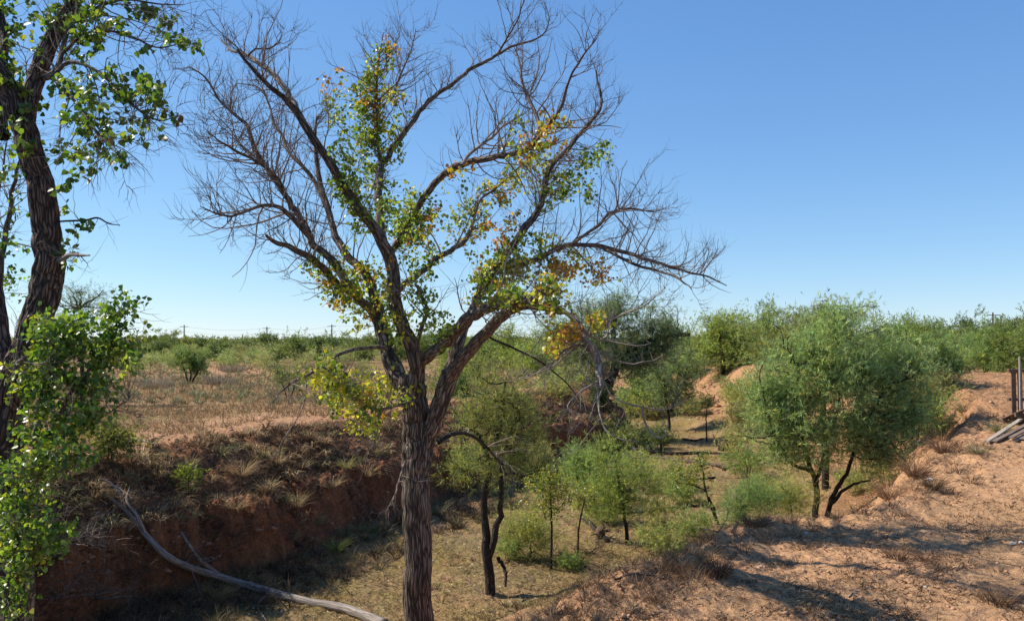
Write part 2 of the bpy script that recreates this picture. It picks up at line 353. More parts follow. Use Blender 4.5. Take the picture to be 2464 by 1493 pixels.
def leaf_arrays(pos, d, nrm, size, col):
    d = unit(d); s = unit(np.cross(d, nrm)); n = np.cross(s, d); k = len(pos)
    L = LEAF * np.array([1, 1, 1])
    W = pos[:, None] + size[:, None, None] * (s[:, None] * L[None, :, :1] + d[:, None] * L[None, :, 1:2] + n[:, None] * L[None, :, 2:3])
    Q = (LEAFQ[None] + np.arange(k)[:, None, None] * 6).reshape(-1, 4)
    return W.reshape(-1, 3), Q, np.repeat(col, 6, 0)
def blades(pos, d, ln, w, rng, bend=.0):
    """one triangle per blade"""
    k = len(pos); d = unit(d); s = unit(np.cross(d, rng.normal(size=(k, 3))))
    V = np.stack([pos - s * w[:, None] / 2, pos + s * w[:, None] / 2, pos + d * ln[:, None]], 1).reshape(-1, 3)
    return V, np.arange(k * 3).reshape(-1, 3)
def vary(c, n, rng, v=.25, hue=.12):
    c = np.asarray(c, float); b = np.exp(rng.normal(0, v, (n, 1))); h = rng.normal(0, hue, (n, 1))
    return np.clip(c * b * np.concatenate([1 + h, np.ones((n, 1)), 1 - h], 1), 0, .9)

# ------------------------------------------------------------------ branching growth
def env_sample(E, n, rng, surf=2.4):
    E = np.asarray(E, float); w = E[:, 3] * E[:, 4] * E[:, 5]; k = rng.choice(len(E), n, p=w / w.sum())
    u = unit(rng.normal(size=(n, 3))); rad = np.clip(rng.normal(.62, .26, n), .05, 1.3)
    lump = 1 + .22 * noise(u[:, 0] * 2.3 + k * 7, u[:, 2] * 2.3 + u[:, 1] * 1.7, 5)
    rad = np.where(rng.random(n) < .07, rad * rng.uniform(1.0, 1.3, n), rad)
    return E[k, :3] + u * E[k, 3:6] * (rad * lump)[:, None]
def connect(nodes, targ, rng, curl=.25, npt=6):
    """paths from the best node of the skeleton to every target"""
    out = []
    for i in range(0, len(targ), 400):
        T = targ[i:i + 400]; D = np.linalg.norm(T[:, None] - nodes[None], axis=2) + .7 * np.maximum(0, nodes[None, :, 2] - T[:, None, 2])
        out.append(nodes[np.argmin(D, 1)])
    A = np.vstack(out); ln = np.linalg.norm(targ - A, axis=1, keepdims=True)
    c = (A + targ) / 2 + rng.normal(0, curl, (len(A), 3)) * ln * .5 + np.array([0, 0, -.10]) * ln
    t = np.linspace(0, 1, npt)[None, :, None]
    P = A[:, None] * (1 - t) ** 2 + 2 * c[:, None] * t * (1 - t) + targ[:, None] * t ** 2
    j = rng.normal(0, .03, P.shape) * ln[:, :, None]; j[:, 0] = 0
    return P + j, ln[:, 0]
def fronds(C, D, rng, ln, w, k=5, col=(.1, .15, .04), var=.28):
    """feathery leaves: k narrow blades along a short rachis at each centre"""
    n = len(C); D = unit(D); s = unit(np.cross(D, rng.normal(size=(n, 3))))
    pos, dr = [], []
    for j in range(k):
        f = j / max(k - 1, 1); side = (-1) ** j
        pos.append(C + D * (ln * f)[:, None]); dr.append(unit(D * .8 + s * side * (.9 - .7 * f) + rng.normal(0, .22, (n, 3))))
    pos = np.concatenate(pos); dr = np.concatenate(dr); L = np.tile(ln, k) * rng.uniform(.6, 1.15, n * k)
    V, T = blades(pos, dr, L, np.tile(w, k), rng)
    cc = np.tile(vary(col, n, rng, var, .10), (k, 1)); return V, T, np.repeat(cc, 3, 0)
def feather_tree(name, label, cat, base, stems, env, rng, n1=24, n2=260, nf=2600, bl=.09, bw=.017, col=(.10, .15, .04), bark='dark_bark', r1=.025, r2=.007, group=None, spread=.11, surf=2.4, k=5, outward=.6, parts=('stem', 'foliage'), col2=None, root=None, kind_leaf='frond'):
    """stems: list of (points, radii). One Empty with stem parts and one foliage part"""
    base = np.asarray(base, float)
    if root is None: root = thing(name, label, cat, base, group)
    nodes = []
    for P, r in stems:
        tb = Tubes(); n = 18; C = catmull(P, n); rr = np.interp(np.linspace(0, len(P) - 1, n), np.arange(len(P)), r)
        C[1:-1] += rng.normal(0, .25, (n - 2, 3)) * rr[1:-1, None]
        tb.add(C, rr, 10); tb.build(parts[0], M[bark], root, base); nodes.append(C[4:])
    nodes = np.vstack(nodes)
    tb = Tubes()
    P1, l1 = connect(nodes, env_sample(env, n1, rng, 2.0), rng, .22, 8)
    tb.add_many(P1, np.linspace(1, .4, 8)[None] * np.full((n1, 1), r1), 5)
    nodes = np.vstack([nodes, P1[:, 2:].reshape(-1, 3)])
    P2, l2 = connect(nodes, env_sample(env, n2, rng, surf), rng, .3, 6)
    tb.add_many(P2, np.linspace(1, .35, 6)[None] * np.full((n2, 1), r2), 3)
    tb.build('branches', M[bark], root, base, kind='stuff')
    if nf:
        i = rng.integers(0, n2, nf); t = rng.uniform(.25, 1.05, nf) * 5; j = np.minimum(t.astype(int), 4); f = (t - j)[:, None]
        C = P2[i, j] * (1 - f) + P2[i, j + 1] * f; D = P2[i, j + 1] - P2[i, j]
        C = C + rng.normal(0, spread, (nf, 3)); D = unit(D) * outward + rng.normal(0, .5, (nf, 3)) + np.array([0, 0, .22])
        if kind_leaf == 'frond':
            fq = 3.2 / max(np.mean([e[3] for e in env]), .3); g = noise3(C[:, 0] * fq, C[:, 1] * fq, C[:, 2] * fq, 3) + .6 * noise3(C[:, 0] * fq * 2.3, C[:, 1] * fq * 2.3, C[:, 2] * fq * 2.3, 4)
            kp = g > rng.uniform(-.75, .35, nf); C, D = C[kp], D[kp]; nf = len(C)
            V, T, cc = fronds(C, D, rng, np.full(nf, bl), np.full(nf, bw), k, col)
            if col2 is not None:
                pass
            me = mesh_np(parts[1], V - base, T=T, mat=M['frond'], tint=cc)
        else:
            V, Q, cc = leaf_arrays(C, D + np.array([0, 0, -.5]), rng.normal(size=(nf, 3)), rng.uniform(.6, 1.2, nf) * bl, vary(col, nf, rng, .3, .2))
            me = mesh_np(parts[1], V - base, Q=Q, mat=M['leaf'], tint=cc)
        link(parts[1], me, root, kind='stuff')
    return root
def E(px, py, rx, ry, Y, ryd=None):
    s = Y / F; p = P3(px, py, Y); return (p[0], p[1], p[2], rx * s, (ryd if ryd is not None else (rx + ry) / 2) * s, ry * s)
def S(pts, Y, dY=0., r0=10, r1=4):
    """stem traced as (px,py) points, radii in px"""
    n = len(pts); Ys = Y + np.linspace(0, 1, n) * dY
    P = np.array([P3(a, b, y) for (a, b), y in zip(pts, Ys)])
    return P, np.linspace(r0, r1, n) / F * Y

# ------------------------------------------------------------------ ground sheets
def build_ground():
    Ys = np.concatenate([np.linspace(1.5, 6, 24, endpoint=False), np.geomspace(6, 14, 190, endpoint=False), np.geomspace(14, 34, 310, endpoint=False), np.geomspace(34, 60, 60, endpoint=False), np.geomspace(60, 4000, 60)])
    NC = 500; U = np.linspace(-1, 1, NC); U = U * (.66 + .34 * np.abs(U) ** 3)
    X = U[None] * (Ys[:, None] * .90 + 3); Y = np.repeat(Ys[:, None], NC, 1)
    z, zone, (lf, lr, rf, rr) = terrain(X.ravel(), Y.ravel())
    x = X.ravel(); y = Y.ravel(); nr, nc = X.shape
    V = np.stack([x, y, z], 1)
    # soil cover weights
    n = fbm(x * .7, y * .7, 91, 4); n2 = fbm(x * .2, y * .2, 92, 3)
    g = np.zeros(len(x)); rd = np.zeros(len(x))
    g = np.where(zone == 1, np.clip(.9 + .5 * n, 0, 1), g)
    g = np.where(zone == 0, sstep((lr - 1.6) / 4.5 + .4 * n), g)
    g = np.where(zone == 0, np.clip(g * (.75 + .5 * n2), 0, 1), g)
    g = np.where(zone == 3, np.clip(.25 + .6 * n + .3 * (1.2 - rf), 0, .6), g)
    g = np.where(zone == 4, np.clip(.08 + .35 * n + sstep((y - 30) / 30) * .8, 0, 1), g)
    tlv = lf / (lf + lr + 1e-6); patch = sstep((.40 - tlv) / .1) * sstep((n2 + .35) * 3)
    rd = np.where(zone == 2, .82 + .18 * patch, rd); g = np.where(zone == 2, 1, g); rd = np.where(zone == 0, np.exp(-(lr / 2.2) ** 2) * .30, rd)
    rd = np.where(zone == 1, np.exp(-(np.minimum(lf, 50) / .8) ** 2) * .7, rd)
    rd = np.where((zone == 4) | (zone == 3), sstep((y - 15) / 8) * .30 + .2 * (zone == 3) * (y < 30), rd)
    zm = np.stack([1 - g, g, rd], 1)
    idx = np.arange(nr * nc).reshape(nr, nc)
    Q = np.stack([idx[:-1, :-1], idx[:-1, 1:], idx[1:, 1:], idx[1:, :-1]], -1).reshape(-1, 4)
    zq = zone[Q[:, 0]]
    for nm, ids in (('plain', (0,)), ('creek_bed', (1,)), ('creek_bank', (2,)), ('sandy_bank', (3, 4))):
        q = Q[np.isin(zq, ids)]; used, inv = np.unique(q, return_inverse=True)
        me = mesh_np(nm, V[used], Q=inv.reshape(-1, 4), mat=M['ground'], smooth=True, attrs={'zone_mix': zm[used]})
        link(nm, me, kind='structure')
build_ground()
rng = np.random.default_rng(7)

# ------------------------------------------------------------------ cottonwoods
def leaf_sprays(blobs, Y, rng, nodes, tb, per=9, size=.045, depth=.7, spray=.2, dens=1.):
    """blobs: (px,py,rx,ry,n_leaves,green,yellow,orange[,dY]) ; returns leaf arrays; tb gets the petiole twigs"""
    P_, D_, C_ = [], [], []
    GREEN = np.array([(.10, .16, .03), (.19, .25, .045), (.32, .35, .07)]); YEL = np.array([(.50, .40, .045), (.38, .36, .06)]); ORA = np.array([(.55, .27, .03), (.48, .20, .035), (.30, .13, .05)])
    for bl in blobs:
        px, py, rx, ry, n, g, ye, og = bl[:8]; n = n * dens; dY = bl[8] if len(bl) > 8 else 0
        m = max(1, int(n / per)); a = rng.random(m) * 2 * np.pi; q = np.sqrt(rng.random(m))
        nx, ny = CX + nodes[:, 0] / nodes[:, 1] * F, HZ - nodes[:, 2] / nodes[:, 1] * F
        tx, ty = px + rx * q * np.cos(a), py + ry * q * np.sin(a)
        near = np.argmin((tx[:, None] - nx) ** 2 + (ty[:, None] - ny) ** 2, 1); dd_ = np.sqrt((tx - nx[near]) ** 2 + (ty - ny[near]) ** 2) / F * Y
        Yc = nodes[near, 1] + rng.normal(0, 1, m) * np.clip(.12 + .45 * dd_, .1, depth * .6)
        tip = np.array([P3(px + rx * q_ * math.cos(a_), py + ry * q_ * math.sin(a_), y_) for a_, q_, y_ in zip(a, q, Yc)])
        paths, ln = connect(nodes, tip, rng, .3, 7)
        rs = np.linspace(1, .4, 7)[None] * np.clip(.0028 + ln * .0032, .003, .009)[:, None]
        tb.add_many(paths, rs, 3)
        for k in range(m):
            c = rng.random(); p = np.array([g, ye, og], float); p /= p.sum()
            fam = rng.choice(3, p=p)
            u = rng.uniform(0, 1, per); st = paths[k, -1]; dr = unit(paths[k, -1] - paths[k, -3] + rng.normal(0, .05, 3))
            pos = st - dr * (u[:, None] * spray) + rng.normal(0, size * .7, (per, 3))
            famk = np.where(rng.random(per) < .8, fam, rng.choice(3, per, p=p))
            cols = np.array([(GREEN, YEL, ORA)[f][rng.integers(0, (3, 2, 3)[f])] for f in famk])
            P_.append(pos); D_.append(dr * .4 + rng.normal(0, .55, (per, 3)) + np.array([0, 0, -.45])); C_.append(cols)
    P_ = np.vstack(P_); D_ = np.vstack(D_); C_ = np.vstack(C_); C_ = np.clip(C_ * np.exp(rng.normal(0, .2, (len(C_), 1))), 0, .8)
    return P_, D_, C_
def place_leaves(root, origin, P, D, C, rng, size, nsep=280, name='leaf'):
    n = len(P); nr = rng.normal(size=(n, 3)) + np.array([-.3, -.6, .5]); sz = size * rng.uniform(.65, 1.25, n)
    order = np.argsort(-sz); sep = order[:nsep]; rest = order[nsep:]
    V, Q, cc = leaf_arrays(P[rest] - origin, D[rest], nr[rest], sz[rest], C[rest])
    link('foliage', mesh_np('foliage', V, Q=Q, mat=M['leaf'], tint=cc), root, kind='stuff')
    km = []
    Cs = C[sep]; lum = Cs[:, 0] / (Cs[:, 1] + .01); bins = np.digitize(lum, [.5, .68, .9, 1.4]); 
    for b in range(5):
        s = Cs[bins == b]; c = s.mean(0) if len(s) else np.array((.1, .15, .03))
        v, q, c_ = leaf_arrays(np.zeros((1, 3)), np.array([[0, 1., 0]]), np.array([[0, 0, 1.]]), np.ones(1), c[None])
        km.append(mesh_np('leaf', v, Q=q, mat=M['leaf'], tint=c_))
    from mathutils import Matrix
    for i, b in zip(sep, bins):
        d = unit(D[i]); s = unit(np.cross(d, nr[i])); nn = np.cross(s, d); o = bpy.data.objects.new(name, km[b]); COL.objects.link(o)
        mt = Matrix([list(s) + [0], list(d) + [0], list(nn) + [0], [0, 0, 0, 1]]).transposed()
        o.parent = root; o.location = tuple(P[i] - origin); o.rotation_euler = mt.to_euler(); o.scale = (sz[i],) * 3
def twigs_on(C, rr, rng, tb, n, ln=(.35, 1.1), t0=.25, up=.35, sub=4, r0=.009, sweep=.55, subl=.5, leaves=None):
    """bare twigs springing from a limb, with finer side twigs; curved upwards"""
    nodes = []
    N_ = len(C); k = rng.integers(int(N_ * t0), N_, n)
    T = unit(np.gradient(C, axis=0))[k]; A = C[k]
    side = unit(np.cross(T, rng.normal(size=(n, 3)))); L = rng.uniform(*ln, n) * (1 - .55 * (k / N_) ** 2) * rng.choice([1, 1, 1, .45, 1.25], n)
    d0 = unit(T * sweep + side + np.array([0, 0, .10]))
    def shoot(A, d0, L, r, npt, curl):
        m = len(A); P = [A]; d = d0.copy()
        for i in range(npt - 1):
            d = unit(d + np.array([0, 0, up / npt * 2.2]) + rng.normal(0, curl, (m, 3))); P.append(P[-1] + d * (L / (npt - 1))[:, None])
        P = np.stack(P, 1); rs = np.linspace(1, .28, npt)[None] * r[:, None]; return P, rs
    P1, r1 = shoot(A, d0, L, np.minimum(r0 * .8 * (.6 + L), rr[k] * .55), 9, .16); tb.add_many(P1, r1, 4)
    m = n * sub; i = rng.integers(0, n, m); j = rng.integers(2, 8, m)
    a = P1[i, j]; t = unit(P1[i, j + 1 if False else np.minimum(j + 1, 8)] - P1[i, j - 1])
    s = unit(np.cross(t, rng.normal(size=(m, 3)))); d = unit(t * .8 + s * .8)
    P2, r2 = shoot(a, d, L[i] * rng.uniform(.25, subl + .15, m), np.full(m, .0036), 6, .20); tb.add_many(P2, r2, 3)
    m3 = int(m * 1.2); i = rng.integers(0, m, m3); j = rng.integers(2, 5, m3)
    a = P2[i, j]; t = unit(P2[i, j + 1] - P2[i, j - 1]); s = unit(np.cross(t, rng.normal(size=(m3, 3)))); d = unit(t * .9 + s * .8)
    P3_, r3 = shoot(a, d, rng.uniform(.10, .34, m3), np.full(m3, .0022), 4, .2); tb.add_many(P3_, r3, 3)
    return P1

def central_tree():
    Y0 = 11.7; org = np.array([P3(1008, 1500, Y0)[0], Y0, gz1(P3(1008, 1500, Y0)[0], Y0)])
    root = thing('cottonwood_tree', 'half-bare cottonwood with spreading limbs and yellowing leaves, standing in the middle of the creek bed', 'tree', org)
    r = np.random.default_rng(11); nodes = []; DEEP = 2.2
    def limb(name, pts, rad, dY, ntw=0, mat='limb', ln=(.35, 1.1), t0=.2, amp=.1, up=.35, sub=4, segs=None, y0=0., sweep=.55, label=None, tmat='twig'):
        n = len(pts); Ys = Y0 + DEEP * (y0 + np.linspace(0, 1, n) ** 1.1 * dY)
        P = np.array([P3(a, b, y) for (a, b), y in zip(pts, Ys)])
        # a limb is crooked: add knees between the traced points
        Q_ = catmull(P, n * 3); rad = np.interp(np.linspace(0, n - 1, n * 3), np.arange(n), rad) / F * Y0 * (.80 if name != 'trunk' else .98)
        Q_[1:-1] += r.normal(0, .05 if rad.max() > .1 else .14, (n * 3 - 2, 3)) * rad[1:-1, None] + r.normal(0, .004, (n * 3 - 2, 3))
        sg = segs or (34 if rad.max() > .07 else 14)
        o, C, rr = thick_obj(name, Q_, rad, r, M[mat], root, org, segs=sg, step=.036 if sg > 20 else .06, amp=amp)
        if label: o['label'] = label
        nodes.append(C[::3])
        if ntw:
            tb = Tubes(); twigs_on(C, rr, r, tb, ntw, ln, t0, up, sub, sweep=sweep)
            t = tb.build('twigs', M[tmat], o, org, kind='stuff')
        return C, rr
    base_py = HZ - org[2] / Y0 * F
    limb('trunk', [(1012, base_py + 20), (1010, 1560), (1008, 1490), (1006, 1400), (1003, 1300), (1000, 1200), (998, 1130), (1004, 1085), (1000, 1040), (996, 980), (990, 930), (985, 905)], [62, 38, 35, 34, 33, 33, 34, 36, 32, 32, 31, 24], 0, mat='bark', segs=80, amp=.16)
    limb('limb', [(1008, 1100), (1030, 1050), (1048, 1000), (1066, 950), (1083, 895)], [26, 25, 24, 25, 24], -.15, mat='bark', segs=56, amp=.14)
    limb('limb', [(1083, 905), (1094, 850), (1108, 805), (1126, 768), (1142, 735), (1161, 687), (1197, 638), (1232, 595), (1264, 546), (1296, 503), (1308, 455), (1321, 406), (1356, 368), (1392, 325), (1427, 286), (1446, 254), (1443, 219), (1434, 170)], [23, 19, 18, 16, 14, 13, 13, 12, 12, 10, 9.5, 9, 8, 7, 6, 5, 4, 2.5], .9, 62, y0=-.15, t0=.45, amp=.12, mat='bark')
    limb('limb', [(1083, 905), (1109, 870), (1144, 828), (1180, 790), (1210, 757), (1250, 735), (1300, 735), (1349, 748)], [22, 18, 17, 16, 15, 13, 11, 10], -.9, 14, y0=-.15, t0=.4, amp=.12)
    limb('limb', [(990, 925), (1015, 873), (1050, 842), (1090, 807), (1128, 766), (1160, 745), (1197, 733), (1239, 722), (1282, 720), (1303, 700)], [14, 16, 16, 16, 15, 13, 12, 11, 9, 7], -1.3, 30, t0=.45, amp=.12)
    limb('dead_limb', [(1349, 748), (1388, 771), (1409, 814), (1437, 857), (1440, 899), (1448, 930)], [6, 6, 7, 9, 7, 4], -.3, 20, mat='dead_bark', y0=-1.05, t0=.3, up=.25, sub=4, ln=(.5, 1.3), label='broken dead limb with peeling bark hanging down on the right', tmat='grey_wood')
    limb('dead_limb', [(1440, 900), (1440, 960), (1447, 1010), (1478, 1052), (1540, 1062)], [2.2, 2, 1.7, 1.5, .6], -.2, 5, mat='grey_wood', y0=-1.3, t0=.2, up=.2, sub=2, ln=(.3, .8), tmat='grey_wood', label='thin pale branch curving down to the right')
    limb('dead_limb', [(1445, 905), (1470, 950), (1520, 975), (1590, 985), (1640, 965)], [2.4, 2.1, 1.8, 1.4, .7], .2, 6, mat='grey_wood', y0=-1.3, t0=.2, up=.2, sub=2, ln=(.3, .8), tmat='grey_wood')
    limb('dead_limb', [(1545, 980), (1552, 1020), (1580, 1052), (1600, 1045), (1608, 1015)], [2.6, 2.4, 2, 1.6, .8], 0, 3, mat='grey_wood', y0=-1.2, t0=.2, up=.4, sub=1, ln=(.1, .3), tmat='grey_wood')
    limb('dead_limb', [(1410, 815), (1450, 780), (1500, 755), (1550, 735), (1600, 690)], [2.8, 2.4, 2, 1.6, .7], -.4, 9, mat='grey_wood', y0=-1.1, t0=.2, up=.35, sub=3, ln=(.3, .8), tmat='grey_wood')
    limb('dead_limb', [(1432, 860), (1400, 830), (1370, 835), (1330, 870), (1310, 925)], [2.8, 2.4, 2, 1.6, .7], -.4, 8, mat='limb', y0=-1.1, t0=.2, up=0., sub=3, ln=(.3, .7))
    limb('limb', [(1200, 634), (1240, 640), (1268, 632), (1302, 620), (1338, 599), (1381, 588), (1444, 593), (1497, 606), (1550, 622), (1603, 639), (1656, 655), (1702, 665), (1748, 687)], [9, 9, 9, 8.5, 8, 7, 7, 6.5, 6, 5, 4, 3, 1.5], .7, 66, y0=.15, t0=.25, amp=.1)
    limb('limb', [(1444, 594), (1469, 606), (1525, 636), (1586, 652), (1635, 671), (1663, 695)], [5, 5, 5, 4, 3, 1.5], -.7, 18, y0=.5, t0=.2)
    limb('limb', [(1374, 590), (1409, 563), (1441, 542), (1465, 514), (1497, 503), (1529, 503), (1572, 509), (1600, 500)], [6, 5.5, 5, 4.5, 4, 3, 2, 1], .5, 34, y0=.4, t0=.2)
    limb('limb', [(950, 705), (990, 672), (1022, 648), (1057, 617), (1093, 599), (1121, 574), (1136, 540), (1155, 482), (1197, 451), (1250, 400)], [10, 9, 9, 9, 8.5, 8, 5.5, 4.5, 4, 2], 1.2, 34, y0=.2, t0=.3)
    limb('limb', [(928, 625), (965, 570), (1010, 490), (1038, 449), (1067, 420), (1109, 396), (1166, 382), (1215, 374), (1272, 357), (1296, 332), (1349, 261), (1367, 198), (1400, 140), (1436, 92)], [12, 10, 10, 10, 9.5, 9, 8.5, 8, 7, 5.5, 4.5, 3, 2.4, 1.5], -.9, 54, y0=.0, t0=.3)
    limb('limb', [(1109, 397), (1137, 364), (1180, 332), (1215, 301), (1247, 281)], [4.5, 4.5, 4, 3.5, 2], .5, 12, y0=-.45, t0=.3, mat='dead_bark')
    limb('limb', [(1272, 357), (1297, 307), (1279, 254), (1258, 205), (1251, 159), (1240, 118)], [5.5, 5, 5, 4.5, 3.5, 2], .6, 30, y0=-.6, t0=.2)
    limb('limb', [(925, 600), (911, 511), (909, 442), (917, 392)], [15, 13, 13, 12], .6, 8, y0=.1, t0=.3)
    limb('limb', [(915, 400), (908, 330), (906, 247), (908, 160), (922, 80)], [7, 5, 4.5, 3.5, 1.5], -.3, 40, y0=.7, t0=.1)
    limb('limb', [(917, 395), (932, 380), (945, 353), (977, 318), (1002, 279), (1020, 254), (1052, 226), (1099, 194), (1127, 170), (1162, 152), (1198, 131), (1236, 110), (1279, 99), (1307, 81), (1320, 46), (1307, 0)], [11, 10, 9.5, 9, 8.5, 8, 8, 7.5, 7, 6, 5, 4.5, 3.5, 2.6, 2, 1], .5, 54, y0=.7, t0=.15, ln=(.35, .9))
    limb('limb', [(1186, 137), (1201, 124), (1222, 88), (1247, 42), (1262, -5)], [4, 4, 3.3, 2.5, 1.5], -.4, 16, y0=1.1, t0=.3)
    limb('limb', [(945, 235), (960, 190), (985, 130), (1000, 70)], [3.5, 3.2, 2.6, 1.5], .3, 34, y0=.8, t0=.1)
    # left half
    limb('limb', [(1000, 930), (1003, 881), (983, 816), (966, 776), (950, 722), (942, 638), (923, 592), (899, 546), (870, 511), (842, 468), (817, 437), (793, 389), (751, 329), (716, 272), (688, 240), (652, 212), (617, 177), (571, 120)], [24, 23, 21, 20, 19, 18, 17, 15, 14, 13, 12, 11, 10, 9, 7, 6, 5, 3], -.8, 40, y0=-.05, t0=.4, amp=.14, mat='bark')
    limb('dead_limb', [(718, 275), (697, 232), (670, 191), (631, 159), (595, 134), (553, 120), (528, 88)], [8, 8, 7, 6, 5, 3.5, 1.8], .4, 18, mat='dead_bark', y0=-.6, t0=.3, label='pale barkless branch at the upper left of the crown')
    limb('limb', [(595, 136), (615, 118), (645, 118), (668, 104), (678, 80)], [3, 2.8, 2.5, 2, 1], 0, 8, y0=-.4, t0=.3)
    limb('limb', [(985, 945), (955, 905), (934, 847), (917, 787), (905, 730), (881, 660), (843, 624), (814, 581), (800, 546), (786, 493), (769, 442), (762, 389), (758, 318), (762, 280)], [27, 27, 24, 22, 17, 14, 13, 12, 11, 10, 9, 8, 5, 3], .9, 40, y0=.05, t0=.4, mat='bark', amp=.14)
    limb('limb', [(915, 780), (885, 740), (850, 705), (796, 670), (765, 631), (722, 606), (658, 581), (640, 565)], [16, 14, 12, 11, 10, 9, 6, 3], -.7, 44, y0=.3, t0=.35, amp=.12)
    limb('limb', [(840, 690), (796, 624), (757, 592), (740, 556), (718, 521), (697, 486), (666, 442), (641, 406), (610, 353), (595, 300), (567, 279), (528, 240), (493, 187), (452, 160)], [12, 11, 10, 10, 9, 8.5, 8, 7.5, 6.5, 5.5, 4.5, 3.5, 2.5, 1.5], .2, 76, y0=-.1, t0=.2, ln=(.35, 1.0))
    limb('limb', [(786, 500), (765, 450), (722, 396), (690, 360), (683, 332), (659, 300), (648, 254), (623, 212), (567, 201)], [8, 7.5, 7, 6, 6, 5, 4, 3, 1.5], .8, 46, y0=.7, t0=.2)
    limb('limb', [(745, 570), (700, 520), (652, 493), (600, 505), (545, 520), (482, 497)], [8, 7, 5.5, 4, 3, 1.2], -.6, 40, y0=-.2, t0=.2)
    limb('limb', [(705, 500), (660, 420), (600, 380), (545, 350), (500, 320)], [6, 5, 4, 3, 1.2], -.8, 42, y0=-.1, t0=.2)
    limb('limb', [(1010, 875), (1005, 814), (1027, 757), (1016, 715), (998, 683)], [7, 6.5, 5.5, 4.5, 3], -.2, 12, y0=-.2, t0=.2)
    limb('dead_limb', [(930, 838), (870, 838), (812, 854), (749, 896), (688, 930), (655, 968)], [6, 5, 4.5, 4, 2.8, 1.2], -.9, 14, y0=-.2, t0=.4, up=-.3, label='drooping bare branch reaching left over the bank')
    limb('limb', [(992, 970), (950, 975), (905, 985), (850, 950), (800, 905), (775, 880)], [7, 6, 5, 4, 3, 1.5], -1.1, 16, y0=-.1, t0=.2)
    limb('dead_limb', [(975, 1110), (962, 1150), (950, 1190), (938, 1215)], [4, 3, 2.4, 1.2], -.4, 5, y0=-.2, t0=.3, up=-.4, ln=(.2, .4), label='short dead twig hanging on the trunk')
    limb('dead_limb', [(1055, 1065), (1095, 1040), (1140, 1050), (1180, 1085), (1215, 1130)], [6, 6, 5, 4, 2], .6, 8, y0=0, t0=.4, up=-.2, mat='dark_bark', label='dark arched dead branch low on the right')
    limb('dead_limb', [(1150, 800), (1220, 830), (1300, 870), (1370, 930), (1430, 1020)], [4, 3.6, 3, 2.2, 1], .5, 18, y0=.2, t0=.3, up=-.2, mat='dark_bark', label='thin drooping dead branch on the right')
    nd = np.vstack(nodes)
